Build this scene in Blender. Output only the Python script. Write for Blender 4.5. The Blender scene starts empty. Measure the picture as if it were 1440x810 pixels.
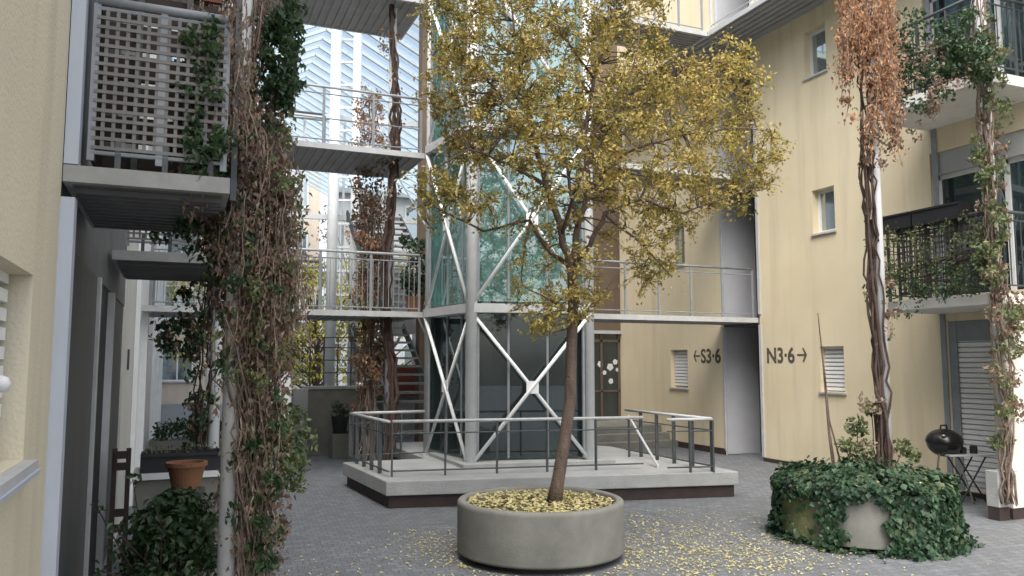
import bpy, math, random
from mathutils import Vector, Matrix
random.seed(7)
R = random.random
def U(a, b): return a + (b - a) * random.random()
PI = math.pi
SC = bpy.context.scene
COL = SC.collection

# ------------------------------------------------------------------ camera
F = 1120.0; CX, CY = 720.0, 405.0
PITCH = math.radians(5.36); YAW = math.radians(22.7); CAMZ = 1.8
FH = Vector((math.sin(YAW), math.cos(YAW), 0)); RT = Vector((math.cos(YAW), -math.sin(YAW), 0))
FW = FH * math.cos(PITCH) + Vector((0, 0, math.sin(PITCH)))
UP = -FH * math.sin(PITCH) + Vector((0, 0, math.cos(PITCH)))
CAM = Vector((0, 0, CAMZ))
def ray(px, py): return FW * F + RT * (px - CX) + UP * (CY - py)
def at(px, py, D=None, X=None, Y=None, Z=None):
    r = ray(px, py)
    if D is not None: t = D / r.dot(FH)
    elif X is not None: t = X / r.x
    elif Y is not None: t = Y / r.y
    else: t = (Z - CAMZ) / r.z
    return CAM + r * t
cam_d = bpy.data.cameras.new('camera'); cam_o = bpy.data.objects.new('camera', cam_d); COL.objects.link(cam_o)
cam_d.sensor_width = 36; cam_d.lens = F / 1440 * 36; cam_d.clip_end = 500; cam_d.clip_start = .05
cam_o.location = CAM; cam_o.rotation_euler = (PI/2 + PITCH, 0, -YAW)
SC.camera = cam_o

# ------------------------------------------------------------------ world / light
W = bpy.data.worlds.new("World"); SC.world = W; W.use_nodes = True
nt = W.node_tree; bg = nt.nodes['Background']; sky = nt.nodes.new('ShaderNodeTexSky')
SUN_EL = math.radians(56); SUN_AZ = math.radians(-148)   # azimuth measured like sun_rotation, from +Y towards +X
sky.sky_type = 'NISHITA'; sky.sun_disc = False; sky.sun_elevation = SUN_EL; sky.sun_rotation = SUN_AZ
sky.air_density = 1.0; sky.dust_density = 4.0; sky.ozone_density = 1.0
hs = nt.nodes.new('ShaderNodeHueSaturation'); hs.inputs['Saturation'].default_value = .45
nt.links.new(sky.outputs[0], hs.inputs['Color']); nt.links.new(hs.outputs[0], bg.inputs['Color'])
bg.inputs['Strength'].default_value = .15
sl = bpy.data.lights.new('sun', 'SUN'); so = bpy.data.objects.new('sun', sl); COL.objects.link(so)
sl.energy = 1.35; sl.angle = math.radians(60); sl.color = (1, .94, .84)
sd = Vector((math.sin(SUN_AZ) * math.cos(SUN_EL), math.cos(SUN_AZ) * math.cos(SUN_EL), math.sin(SUN_EL)))
so.rotation_euler = sd.to_track_quat('Z', 'Y').to_euler(); so.location = (0, 0, 20)
SC.view_settings.view_transform = 'Standard'; SC.view_settings.look = 'None'
SC.view_settings.exposure = 1.32; SC.view_settings.gamma = 1
SC.cycles.max_bounces = 8; SC.cycles.transparent_max_bounces = 16

# ------------------------------------------------------------------ materials
def mk(name):
    m = bpy.data.materials.new(name); m.use_nodes = True
    return m, m.node_tree, m.node_tree.nodes['Principled BSDF']
def mat(name, c1, c2=None, rough=.7, scale=6, bump=0, bscale=None, metal=0, spec=.5, streak=None, detail=6):
    m, t, b = mk(name)
    b.inputs['Roughness'].default_value = rough; b.inputs['Metallic'].default_value = metal
    b.inputs['Specular IOR Level'].default_value = spec
    c2 = c2 or tuple(x * .8 for x in c1)
    tc = t.nodes.new('ShaderNodeTexCoord'); n = t.nodes.new('ShaderNodeTexNoise')
    mp = t.nodes.new('ShaderNodeMapping'); t.links.new(tc.outputs['Object'], mp.inputs[0])
    if streak: mp.inputs['Scale'].default_value = streak
    t.links.new(mp.outputs[0], n.inputs['Vector'])
    n.inputs['Scale'].default_value = scale; n.inputs['Detail'].default_value = detail; n.inputs['Roughness'].default_value = .65
    r = t.nodes.new('ShaderNodeValToRGB'); t.links.new(n.outputs['Fac'], r.inputs[0])
    r.color_ramp.elements[0].position = .32; r.color_ramp.elements[1].position = .68
    r.color_ramp.elements[0].color = (*c2, 1); r.color_ramp.elements[1].color = (*c1, 1)
    t.links.new(r.outputs[0], b.inputs['Base Color'])
    if bump:
        n2 = t.nodes.new('ShaderNodeTexNoise'); n2.inputs['Scale'].default_value = bscale or scale * 6; n2.inputs['Detail'].default_value = 8
        t.links.new(tc.outputs['Object'], n2.inputs['Vector'])
        bp = t.nodes.new('ShaderNodeBump'); bp.inputs['Strength'].default_value = bump; bp.inputs['Distance'].default_value = .02
        t.links.new(n2.outputs['Fac'], bp.inputs['Height']); t.links.new(bp.outputs[0], b.inputs['Normal'])
    return m
def leafmat(name, cols, rough=.55, clump=2.0):
    """colour by random-per-leaf and a clump noise"""
    m, t, b = mk(name)
    g = t.nodes.new('ShaderNodeNewGeometry'); tc = t.nodes.new('ShaderNodeTexCoord')
    n = t.nodes.new('ShaderNodeTexNoise'); n.inputs['Scale'].default_value = clump; n.inputs['Detail'].default_value = 3
    t.links.new(tc.outputs['Object'], n.inputs['Vector'])
    a = t.nodes.new('ShaderNodeMath'); a.operation = 'MULTIPLY_ADD'; a.inputs[1].default_value = .62
    s = t.nodes.new('ShaderNodeMath'); s.operation = 'MULTIPLY_ADD'; s.inputs[1].default_value = 1.1; s.inputs[2].default_value = -.36
    t.links.new(n.outputs['Fac'], s.inputs[0]); t.links.new(g.outputs['Random Per Island'], a.inputs[0]); t.links.new(s.outputs[0], a.inputs[2])
    r = t.nodes.new('ShaderNodeValToRGB'); t.links.new(a.outputs[0], r.inputs[0])
    k = len(cols); el = r.color_ramp.elements
    while len(el) < k: el.new(.5)
    for i, c in enumerate(cols): el[i].position = i / (k - 1); el[i].color = (*c, 1)
    t.links.new(r.outputs[0], b.inputs['Base Color']); b.inputs['Roughness'].default_value = rough
    tr = t.nodes.new('ShaderNodeBsdfTranslucent'); t.links.new(r.outputs[0], tr.inputs[0])
    mx = t.nodes.new('ShaderNodeMixShader'); mx.inputs[0].default_value = .3
    t.links.new(b.outputs[0], mx.inputs[1]); t.links.new(tr.outputs[0], mx.inputs[2])
    t.links.new(mx.outputs[0], t.nodes['Material Output'].inputs[0])
    return m
def glass(name, tint, refl=.25, rough=.03, body=None, bodyf=0.0):
    m, t, b = mk(name); t.nodes.remove(b)
    tr = t.nodes.new('ShaderNodeBsdfTransparent'); tr.inputs[0].default_value = (*tint, 1)
    gl = t.nodes.new('ShaderNodeBsdfGlossy'); gl.inputs['Roughness'].default_value = rough; gl.inputs[0].default_value = (.85, .95, .95, 1)
    lw = t.nodes.new('ShaderNodeLayerWeight'); lw.inputs[0].default_value = .35
    ma = t.nodes.new('ShaderNodeMath'); ma.operation = 'MULTIPLY_ADD'; ma.inputs[1].default_value = refl * 1.4; ma.inputs[2].default_value = refl * .5; ma.use_clamp = True
    t.links.new(lw.outputs['Facing'], ma.inputs[0])
    mx = t.nodes.new('ShaderNodeMixShader'); t.links.new(ma.outputs[0], mx.inputs[0])
    src = tr
    if body:
        df = t.nodes.new('ShaderNodeBsdfDiffuse')
        n = t.nodes.new('ShaderNodeTexNoise'); n.inputs['Scale'].default_value = 1.3
        tc = t.nodes.new('ShaderNodeTexCoord'); t.links.new(tc.outputs['Object'], n.inputs['Vector'])
        r = t.nodes.new('ShaderNodeValToRGB'); t.links.new(n.outputs['Fac'], r.inputs[0])
        r.color_ramp.elements[0].color = (*[c * .6 for c in body], 1); r.color_ramp.elements[1].color = (*body, 1)
        r.color_ramp.elements[0].position = .35; r.color_ramp.elements[1].position = .7
        t.links.new(r.outputs[0], df.inputs[0])
        m2 = t.nodes.new('ShaderNodeMixShader'); m2.inputs[0].default_value = bodyf
        t.links.new(tr.outputs[0], m2.inputs[1]); t.links.new(df.outputs[0], m2.inputs[2]); src = m2
    t.links.new(src.outputs[0], mx.inputs[1]); t.links.new(gl.outputs[0], mx.inputs[2])
    t.links.new(mx.outputs[0], t.nodes['Material Output'].inputs[0])
    return m

def plaster(name, c, stain):
    """rendered wall: base tone, broad blotches, faint vertical rain streaks, grain"""
    m, t, b = mk(name); b.inputs['Roughness'].default_value = .92; b.inputs['Specular IOR Level'].default_value = .2
    tc = t.nodes.new('ShaderNodeTexCoord')
    def noise(scale, vec, det=5):
        mp = t.nodes.new('ShaderNodeMapping'); mp.inputs['Scale'].default_value = vec
        n = t.nodes.new('ShaderNodeTexNoise'); n.inputs['Scale'].default_value = scale; n.inputs['Detail'].default_value = det
        t.links.new(tc.outputs['Object'], mp.inputs[0]); t.links.new(mp.outputs[0], n.inputs['Vector']); return n
    n1 = noise(.9, (1, 1, 1)); n2 = noise(3.0, (1.6, 1.6, .12)); n3 = noise(60, (1, 1, 1), 4)
    def ramp(n, a, bb):
        r = t.nodes.new('ShaderNodeMapRange'); r.inputs[1].default_value = a; r.inputs[2].default_value = bb
        t.links.new(n.outputs['Fac'], r.inputs[0]); return r
    m1 = t.nodes.new('ShaderNodeMix'); m1.data_type = 'RGBA'; m1.inputs[6].default_value = (*c, 1); m1.inputs[7].default_value = (*stain, 1)
    r1 = ramp(n1, .35, .75); t.links.new(r1.outputs[0], m1.inputs[0])
    m2 = t.nodes.new('ShaderNodeMix'); m2.data_type = 'RGBA'; m2.inputs[7].default_value = (*[x * .78 for x in stain], 1)
    r2 = ramp(n2, .5, .95); t.links.new(r2.outputs[0], m2.inputs[0]); t.links.new(m1.outputs[2], m2.inputs[6])
    m3 = t.nodes.new('ShaderNodeMix'); m3.data_type = 'RGBA'; m3.inputs[7].default_value = (*[x * .85 for x in c], 1)
    r3 = ramp(n3, .45, .9); t.links.new(r3.outputs[0], m3.inputs[0]); t.links.new(m2.outputs[2], m3.inputs[6])
    t.links.new(m3.outputs[2], b.inputs['Base Color'])
    bp = t.nodes.new('ShaderNodeBump'); bp.inputs['Strength'].default_value = .35; bp.inputs['Distance'].default_value = .01
    t.links.new(n3.outputs['Fac'], bp.inputs['Height']); t.links.new(bp.outputs[0], b.inputs['Normal'])
    return m

def paving(name):
    m, t, b = mk(name); b.inputs['Roughness'].default_value = .8
    tc = t.nodes.new('ShaderNodeTexCoord')
    mp = t.nodes.new('ShaderNodeMapping'); mp.inputs['Rotation'].default_value = (0, 0, .08); t.links.new(tc.outputs['Object'], mp.inputs[0])
    br = t.nodes.new('ShaderNodeTexBrick'); br.inputs['Scale'].default_value = 5
    br.inputs['Color1'].default_value = (.155, .17, .192, 1); br.inputs['Color2'].default_value = (.225, .24, .258, 1)
    br.inputs['Mortar'].default_value = (.08, .085, .09, 1); br.inputs['Mortar Size'].default_value = .018; br.inputs['Mortar Smooth'].default_value = .4
    br.inputs['Brick Width'].default_value = .55; br.inputs['Row Height'].default_value = .5; br.inputs['Bias'].default_value = -.1
    t.links.new(mp.outputs[0], br.inputs['Vector'])
    n = t.nodes.new('ShaderNodeTexNoise'); n.inputs['Scale'].default_value = .8; n.inputs['Detail'].default_value = 8; n.inputs['Roughness'].default_value = .7
    t.links.new(tc.outputs['Object'], n.inputs['Vector'])
    n2 = t.nodes.new('ShaderNodeTexNoise'); n2.inputs['Scale'].default_value = 45; n2.inputs['Detail'].default_value = 5
    t.links.new(tc.outputs['Object'], n2.inputs['Vector'])
    mr = t.nodes.new('ShaderNodeMapRange'); mr.inputs[1].default_value = .35; mr.inputs[2].default_value = .75; t.links.new(n.outputs['Fac'], mr.inputs[0])
    m1 = t.nodes.new('ShaderNodeMix'); m1.data_type = 'RGBA'; m1.blend_type = 'MIX'; m1.inputs[7].default_value = (.15, .15, .152, 1)
    sc = t.nodes.new('ShaderNodeMath'); sc.operation = 'MULTIPLY'; sc.inputs[1].default_value = .6; t.links.new(mr.outputs[0], sc.inputs[0])
    t.links.new(sc.outputs[0], m1.inputs[0]); t.links.new(br.outputs['Color'], m1.inputs[6])
    m2 = t.nodes.new('ShaderNodeMix'); m2.data_type = 'RGBA'; m2.blend_type = 'MULTIPLY'; m2.inputs[0].default_value = .55
    t.links.new(m1.outputs[2], m2.inputs[6]); cr = t.nodes.new('ShaderNodeValToRGB'); t.links.new(n2.outputs['Fac'], cr.inputs[0])
    cr.color_ramp.elements[0].position = .3; cr.color_ramp.elements[1].position = .65; cr.color_ramp.elements[0].color = (.5, .5, .5, 1)
    t.links.new(cr.outputs[0], m2.inputs[7]); t.links.new(m2.outputs[2], b.inputs['Base Color'])
    ad = t.nodes.new('ShaderNodeMath'); ad.operation = 'MULTIPLY_ADD'; ad.inputs[1].default_value = -.6
    t.links.new(br.outputs['Fac'], ad.inputs[0]); t.links.new(n2.outputs['Fac'], ad.inputs[2])
    bp = t.nodes.new('ShaderNodeBump'); bp.inputs['Strength'].default_value = .6; bp.inputs['Distance'].default_value = .01
    t.links.new(ad.outputs[0], bp.inputs['Height']); t.links.new(bp.outputs[0], b.inputs['Normal'])
    return m

M = {}
M['yellow'] = plaster('yellow_plaster', (.74, .65, .465), (.65, .56, .39))
M['cream'] = plaster('cream_plaster', (.70, .635, .48), (.62, .56, .43))
M['white_wall'] = plaster('white_plaster', (.75, .74, .70), (.66, .65, .62))
M['grey_wall'] = plaster('grey_plaster', (.42, .43, .43), (.36, .37, .37))
M['brown_wall'] = plaster('brown_cladding', (.16, .12, .09), (.12, .09, .07))
M['peach'] = plaster('peach_plaster', (.62, .53, .44), (.55, .47, .40))
M['paving'] = paving('paving')
M['concrete'] = mat('concrete', (.235, .235, .21), (.15, .15, .132), .9, 2.5, .12, 60)
M['concrete_l'] = mat('pale_concrete', (.38, .39, .385), (.29, .30, .30), .85, 2, .3, 40)
M['plinth'] = mat('dark_plinth', (.05, .032, .03), (.03, .022, .02), .8, 8, .2)
M['white_steel'] = mat('white_steel', (.80, .82, .83), (.70, .72, .73), .45, 5, .05)
M['pale_steel'] = mat('galvanised_steel', (.52, .53, .53), (.42, .43, .44), .5, 6, .05)
M['grey_steel'] = mat('grey_steel', (.26, .28, .30), (.20, .22, .24), .5, 6)
M['dark_steel'] = mat('dark_steel', (.075, .085, .09), (.05, .055, .06), .5, 8)
M['blue_steel'] = mat('blue_grey_steel', (.47, .51, .58), (.40, .44, .50), .55, 3, streak=(1, 1, .2))
M['lattice'] = mat('lattice_steel', (.19, .185, .175), (.13, .125, .12), .6, 6)
M['edge_grey'] = mat('weathered_edge', (.33, .33, .32), (.24, .24, .235), .7, 7)
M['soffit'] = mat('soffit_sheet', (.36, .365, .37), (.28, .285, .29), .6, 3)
M['soffit_d'] = mat('shaded_sheet', (.13, .135, .14), (.10, .10, .105), .6, 3)  # darker copy of the soffit sheet, shade put into its colour
M['door_grey'] = mat('grey_door_paint', (.10, .105, .105), (.075, .08, .08), .6, 3, streak=(1, 1, .1))
M['door_light'] = mat('pale_door_paint', (.50, .51, .54), (.44, .45, .48), .6, 2)
M['black'] = mat('black_enamel', (.012, .012, .014), (.008, .008, .009), .25, 8)
M['black_matt'] = mat('black_plastic', (.02, .02, .025), (.012, .012, .015), .6, 8)
M['white_paint'] = mat('white_paint', (.75, .76, .76), (.66, .67, .67), .5, 4)
M['shutter'] = mat('shutter_slats', (.80, .81, .82), (.72, .73, .74), .5, 4, streak=(1, 1, 6))
M['terracotta'] = mat('terracotta', (.26, .12, .055), (.18, .085, .045), .85, 7, .2)
M['redwood'] = mat('red_stained_wood', (.20, .055, .035), (.12, .03, .02), .7, 5, .2, streak=(1, 1, 8))
M['dkwood'] = mat('dark_wood', (.035, .02, .016), (.018, .011, .009), .7, 6)
M['bark'] = mat('bark', (.17, .125, .10), (.085, .062, .05), .95, 12, .9, 60, streak=(1, 1, .3))
M['bark_d'] = mat('dark_bark', (.075, .052, .045), (.035, .026, .024), .95, 12, .9, 60)
M['stem'] = mat('dry_vine_stem', (.34, .26, .21), (.12, .088, .07), .95, 14, .6, 60, streak=(1, 1, .3))
M['stem_d'] = mat('dark_vine_stem', (.10, .062, .05), (.04, .028, .024), .95, 14, .6, 60)
M['soil'] = mat('soil', (.06, .045, .03), (.03, .022, .016), .95, 20, .6)
M['text'] = mat('sign_paint', (.035, .033, .03), (.16, .135, .10), .9, 22)
M['moss'] = mat('mossy_concrete', (.20, .20, .10), (.12, .15, .06), .95, 7, .5, 30)
M['steel_bright'] = mat('bare_metal', (.6, .6, .6), (.5, .5, .5), .25, 5, metal=1)
M['glass_t'] = glass('teal_tower_glass', (.58, .80, .78), .38, .0, (.15, .34, .32), .45)
M['glass_d'] = glass('window_glass', (.22, .28, .30), .14, .0, (.045, .06, .066), .6)
M['glass_r'] = glass('roof_glass', (.80, .92, 1.0), .2, .05, (.5, .62, .72), .18)
M['glass_w'] = glass('pale_window_glass', (.5, .56, .60), .5, .05, (.22, .27, .30), .7)
M['autumn'] = leafmat('autumn_leaves', [(.16, .15, .04), (.31, .28, .07), (.45, .37, .10), (.56, .42, .13), (.48, .31, .12)], clump=1.6)
M['fallen'] = leafmat('fallen_leaf', [(.36, .31, .13), (.60, .53, .24), (.74, .68, .38), (.46, .34, .16)], clump=3)
M['ivy'] = leafmat('ivy_leaves', [(.008, .022, .012), (.018, .05, .026), (.03, .075, .036), (.06, .115, .055), (.14, .15, .07)], .5, 3.5)
M['green_dark'] = leafmat('dark_green_leaves', [(.015, .03, .014), (.03, .065, .025), (.05, .10, .04), (.09, .13, .06)], .45, 3)
M['green_pale'] = leafmat('pale_green_leaves', [(.05, .07, .03), (.09, .13, .05), (.17, .20, .09), (.28, .26, .14)], .55, 3)
M['vine_mix'] = leafmat('vine_leaves', [(.08, .08, .055), (.18, .12, .09), (.32, .21, .16), (.20, .19, .12), (.48, .38, .30)], .7, 4)
M['vine_red'] = leafmat('dry_vine_leaves', [(.20, .11, .065), (.38, .21, .12), (.54, .33, .20), (.42, .26, .15)], .8, 3)
M['yellow_tree'] = leafmat('yellow_green_leaves', [(.14, .17, .04), (.36, .36, .06), (.66, .56, .09), (.75, .60, .12)], .6, 1.2)

# ------------------------------------------------------------------ object helpers
ORG = {}
def empty(name, loc, label, cat, group=None):
    o = bpy.data.objects.new(name, None); COL.objects.link(o); o.location = loc; o.empty_display_size = .2
    o['label'] = label; o['category'] = cat
    if group: o['group'] = group
    ORG[o.name] = Vector(loc); return o
def link(name, me, parent):
    o = bpy.data.objects.new(name, me); COL.objects.link(o)
    if parent: o.parent = parent; ORG[o.name] = ORG[parent.name]
    return o
def tag(o, label=None, cat=None, group=None, kind=None):
    for k, v in (('label', label), ('category', cat), ('group', group), ('kind', kind)):
        if v: o[k] = v
    return o
class MB:
    def __init__(s): s.v = []; s.f = []
    def poly(s, pts):
        b = len(s.v); s.v += [Vector(p) for p in pts]; s.f.append(tuple(range(b, b + len(pts)))); return s
    def box(s, x0, x1, y0, y1, z0, z1):
        if x0 > x1: x0, x1 = x1, x0
        if y0 > y1: y0, y1 = y1, y0
        if z0 > z1: z0, z1 = z1, z0
        b = len(s.v)
        s.v += [Vector(p) for p in ((x0,y0,z0),(x1,y0,z0),(x1,y1,z0),(x0,y1,z0),(x0,y0,z1),(x1,y0,z1),(x1,y1,z1),(x0,y1,z1))]
        s.f += [tuple(b + i for i in q) for q in ((0,3,2,1),(4,5,6,7),(0,1,5,4),(1,2,6,5),(2,3,7,6),(3,0,4,7))]; return s
    def prism(s, pts, z0, z1):
        n = len(pts); b = len(s.v)
        s.v += [Vector((p[0], p[1], z0)) for p in pts] + [Vector((p[0], p[1], z1)) for p in pts]
        s.f.append(tuple(b + i for i in reversed(range(n)))); s.f.append(tuple(b + n + i for i in range(n)))
        for i in range(n): j = (i + 1) % n; s.f.append((b + i, b + j, b + n + j, b + n + i))
        return s
    def bar(s, a, b_, w, h=None, upv=Vector((0, 0, 1))):
        a = Vector(a); b_ = Vector(b_); h = h or w; d = (b_ - a).normalized()
        if abs(d.dot(upv)) > .95: upv = Vector((0, 1, 0))
        sx = d.cross(upv).normalized() * w / 2; sz = sx.cross(d).normalized() * h / 2; b = len(s.v)
        for p in (a, b_): s.v += [p - sx - sz, p + sx - sz, p + sx + sz, p - sx + sz]
        s.f += [tuple(b + i for i in q) for q in ((0,3,2,1),(4,5,6,7),(0,1,5,4),(1,2,6,5),(2,3,7,6),(3,0,4,7))]; return s
    def tube(s, pts, rad, n=6, cap=True):
        pts = [Vector(p) for p in pts]
        if not hasattr(rad, '__len__'): rad = [rad] * len(pts)
        b = len(s.v); ref = None
        for i, p in enumerate(pts):
            d = (pts[min(i + 1, len(pts) - 1)] - pts[max(i - 1, 0)])
            d = d.normalized() if d.length > 1e-6 else Vector((0, 0, 1))
            if ref is None: ref = d.orthogonal().normalized()
            ref = (ref - d * ref.dot(d)); ref = ref.normalized() if ref.length > 1e-4 else d.orthogonal().normalized()
            o = d.cross(ref)
            for k in range(n):
                a = 2 * PI * k / n; s.v.append(p + (ref * math.cos(a) + o * math.sin(a)) * rad[i])
        for i in range(len(pts) - 1):
            for k in range(n):
                k2 = (k + 1) % n; s.f.append((b + i*n + k, b + i*n + k2, b + (i+1)*n + k2, b + (i+1)*n + k))
        if cap:
            s.f.append(tuple(b + k for k in reversed(range(n)))); e = b + (len(pts) - 1) * n; s.f.append(tuple(e + k for k in range(n)))
        return s
    def lathe(s, c, prof, n=48):
        c = Vector(c); b = len(s.v); m = len(prof)
        for k in range(n):
            a = 2 * PI * k / n
            for r, z in prof: s.v.append(c + Vector((r * math.cos(a), r * math.sin(a), z)))
        for k in range(n):
            k2 = (k + 1) % n
            for i in range(m - 1): s.f.append((b + k*m + i, b + k2*m + i, b + k2*m + i + 1, b + k*m + i + 1))
        return s
    def leaf(s, p, size, nrm=None, tip=None, fold=.25, asp=.6):
        if nrm is None: nrm = Vector((U(-1, 1), U(-1, 1), U(-.3, 1))).normalized()
        if tip is None: tip = Vector((U(-1, 1), U(-1, 1), U(-1, .6)))
        tip = tip - nrm * tip.dot(nrm)
        tip = tip.normalized() if tip.length > 1e-3 else nrm.orthogonal().normalized()
        w = nrm.cross(tip) * size * asp * .5; L = tip * size
        b = len(s.v); up = nrm * size * fold * .5
        s.v += [p - L * .5, p + L * .5, p + w + up - L * .08, p - w + up - L * .08]
        s.f += [(b, b + 2, b + 1), (b, b + 1, b + 3)]; return s
    def build(s, name, m, parent=None, smooth=False, bevel=0):
        if parent is not None: org = ORG[parent.name]
        else:
            xs = [v.x for v in s.v]; ys = [v.y for v in s.v]; zs = [v.z for v in s.v]
            org = Vector(((min(xs) + max(xs)) / 2, (min(ys) + max(ys)) / 2, min(zs)))
        me = bpy.data.meshes.new(name); me.from_pydata([tuple(v - org) for v in s.v], [], s.f); me.materials.append(m)
        if smooth: me.polygons.foreach_set('use_smooth', [True] * len(me.polygons))
        me.update(); o = link(name, me, parent)
        if parent is None: o.location = org; ORG[o.name] = org
        if bevel:
            b = o.modifiers.new('bevel', 'BEVEL'); b.width = bevel; b.segments = 2; b.limit_method = 'ANGLE'
        return o
def box(name, m, parent, *a, **k): return MB().box(*a).build(name, m, parent, **k)

# ------------------------------------------------------------------ ground
g = MB(); g.poly([(-120, -40, 0), (160, -40, 0), (160, 240, 0), (-120, 240, 0)])
tag(g.build('ground', M['paving']), kind='structure')

# levels
L1, L2, L3, TOP = 2.62, 5.30, 8.0, 10.7
XL, XR = -.50, 10.0

# ------------------------------------------------------------------ wall with rectangular holes on plane X=const
def wall_x(name, m, parent, X, th, y0, y1, z0, z1, holes):
    """th signed thickness away from the viewer; holes = (y0,y1,z0,z1)"""
    ys = sorted({y0, y1, *[h[0] for h in holes], *[h[1] for h in holes]}); zs = sorted({z0, z1, *[h[2] for h in holes], *[h[3] for h in holes]})
    b = MB()
    def solid(i, j):
        if i < 0 or j < 0 or i >= len(ys) - 1 or j >= len(zs) - 1: return False
        cy = (ys[i] + ys[i+1]) / 2; cz = (zs[j] + zs[j+1]) / 2
        return not any(h[0] < cy < h[1] and h[2] < cz < h[3] for h in holes)
    for i in range(len(ys) - 1):
        for j in range(len(zs) - 1):
            if not solid(i, j): continue
            a, c, d, e = ys[i], ys[i+1], zs[j], zs[j+1]
            b.poly([(X, a, d), (X, c, d), (X, c, e), (X, a, e)]); b.poly([(X+th, a, d), (X+th, a, e), (X+th, c, e), (X+th, c, d)])
            if not solid(i-1, j): b.poly([(X, a, d), (X, a, e), (X+th, a, e), (X+th, a, d)])
            if not solid(i+1, j): b.poly([(X, c, d), (X+th, c, d), (X+th, c, e), (X, c, e)])
            if not solid(i, j-1): b.poly([(X, a, d), (X+th, a, d), (X+th, c, d), (X, c, d)])
            if not solid(i, j+1): b.poly([(X, a, e), (X, c, e), (X+th, c, e), (X+th, a, e)])
    return b.build(name, m, parent)

def window_x(parent, X, s, y0, y1, z0, z1, shut=0.0, sill=True, fm='white_paint', label=None, rec=.13):
    """window in a hole of a wall at plane X; s=+1 when the inside lies at +X. shut = fraction covered by a roller shutter"""
    d = rec * s; f = MB(); w = .055
    xa, xb = X + d, X + d + .05 * s
    f.box(xa, xb, y0, y1, z0, z0 + w).box(xa, xb, y0, y1, z1 - w, z1).box(xa, xb, y0, y0 + w, z0 + w, z1 - w).box(xa, xb, y1 - w, y1, z0 + w, z1 - w)
    fo = f.build('window', M[fm], parent)
    if label: fo['label'] = label
    box('pane', M['glass_w'] if shut == 0 else M['glass_d'], fo, X + d + .02 * s, X + d + .03 * s, y0 + w, y1 - w, z0 + w, z1 - w)
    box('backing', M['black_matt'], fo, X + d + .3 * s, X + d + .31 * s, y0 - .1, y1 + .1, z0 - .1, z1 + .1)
    if sill: box('sill', M['pale_steel'], fo, X - .045 * s, X + d - .004 * s, y0 - .03, y1 + .03, z0 - .035, z0 - .004)
    if shut:
        b = MB(); zb = z1 - (z1 - z0) * shut; z = zb
        while z < z1 - .01:
            b.box(X + d - .03 * s, X + d - .006 * s, y0 + .01, y1 - .01, z, min(z + .045, z1)); z += .068
        sh_ = b.build('shutter', M['shutter'], fo)
        box('shutter_backing', M['pale_steel'], fo, X + d - .005 * s, X + d - .002 * s, y0 + .01, y1 - .01, zb, z1)
    return fo

# ------------------------------------------------------------------ RIGHT apartment building
rb = empty('apartment_building', (XR + 2, 9, 0), 'tall yellow plastered apartment house on the right with small square windows and building numbers', 'building')
def yr(px, X=XR):
    return at(px, 510, X=X).y
def zr(px, py, X=XR): return at(px, py, X=X).z
NY0, NY1 = yr(1070), yr(1019)        # entrance niche
wins = []
for (a, b_, t_, u_, sh) in ((1150, 1182, 262, 325, 0), (1146, 1178, 30, 98, 0), (1153, 1187, 487, 551, .97)):
    pm = (a + b_) / 2; wins.append((yr(b_), yr(a), zr(pm, u_), zr(pm, t_), sh))
SHUT = (yr(1395), yr(1335), .06, 2.38)
BW1 = (5.0, 8.15, L1 + .12, L1 + 2.2); BW2 = (5.0, 8.15, L2 + .12, L2 + 2.2)
holes = [w[:4] for w in wins] + [SHUT, BW1, BW2]
wall_x('wall', M['yellow'], rb, XR, .35, 1.0, NY0, 0, TOP, holes)
lab = ['small square white framed window on the middle floor', 'small square window on the upper floor', 'small ground floor window with lowered white slat shutter']
for w, l in zip(wins, lab): window_x(rb, XR, 1, *w[:4], shut=w[4], label=l)
box('skirting', M['plinth'], rb, XR - .02, XR - .003, SHUT[1] + .1, NY0 - .02, 0, .07)
# southern part behind the bridge
sw = []
for (a, b_, t_, u_, sh) in ((943, 967, 492, 545, .95), (946, 966, 315, 372, 0)):
    pm = (a + b_) / 2; sw.append((yr(b_), yr(a), zr(pm, u_), zr(pm, t_), sh))
wall_x('wall', M['yellow'], rb, XR, .35, NY1, 17.4, 0, TOP, [w[:4] for w in sw])
for w, l in zip(sw, ['narrow shuttered window beside the left pointing number', 'narrow dark window above the walkway']): window_x(rb, XR, 1, *w[:4], shut=w[4], label=l, fm='grey_steel')
box('skirting', M['plinth'], rb, XR - .02, XR - .003, NY1 + .02, 17.0, 0, .12)
# entrance niche: jamb panel, door at the back, ceiling per storey
for z0, z1 in ((0, L1 - .12), (L1, L2 - .12), (L2, L3 - .12), (L3, TOP)):
    box('jamb_panel', M['door_light'], rb, XR + .004, XR + .80, NY1 - .03, NY1 - .004, z0 + .02, z1)
    d = box('door', M['door_grey'], rb, XR + .80, XR + .86, NY0 - .1, NY1, z0 + .02, z1)
    box('handle', M['steel_bright'], d, XR + .74, XR + .76, NY0 + .12, NY0 + .14, z0 + .95, z0 + 1.15)
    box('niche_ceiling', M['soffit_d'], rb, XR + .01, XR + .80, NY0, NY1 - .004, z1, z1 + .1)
    box('corner_trim', M['pale_steel'], rb, XR - .03, XR + .02, NY0 - .055, NY0 + .004, z0 + .08, z1)
    box('corner_trim', M['pale_steel'], rb, XR - .02, XR + .02, NY1 - .004, NY1 + .035, z0 + .08, z1)
box('niche_side', M['grey_wall'], rb, XR + .35, XR + .8, NY0 - .06, NY0 - .004, 0, TOP)
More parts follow.
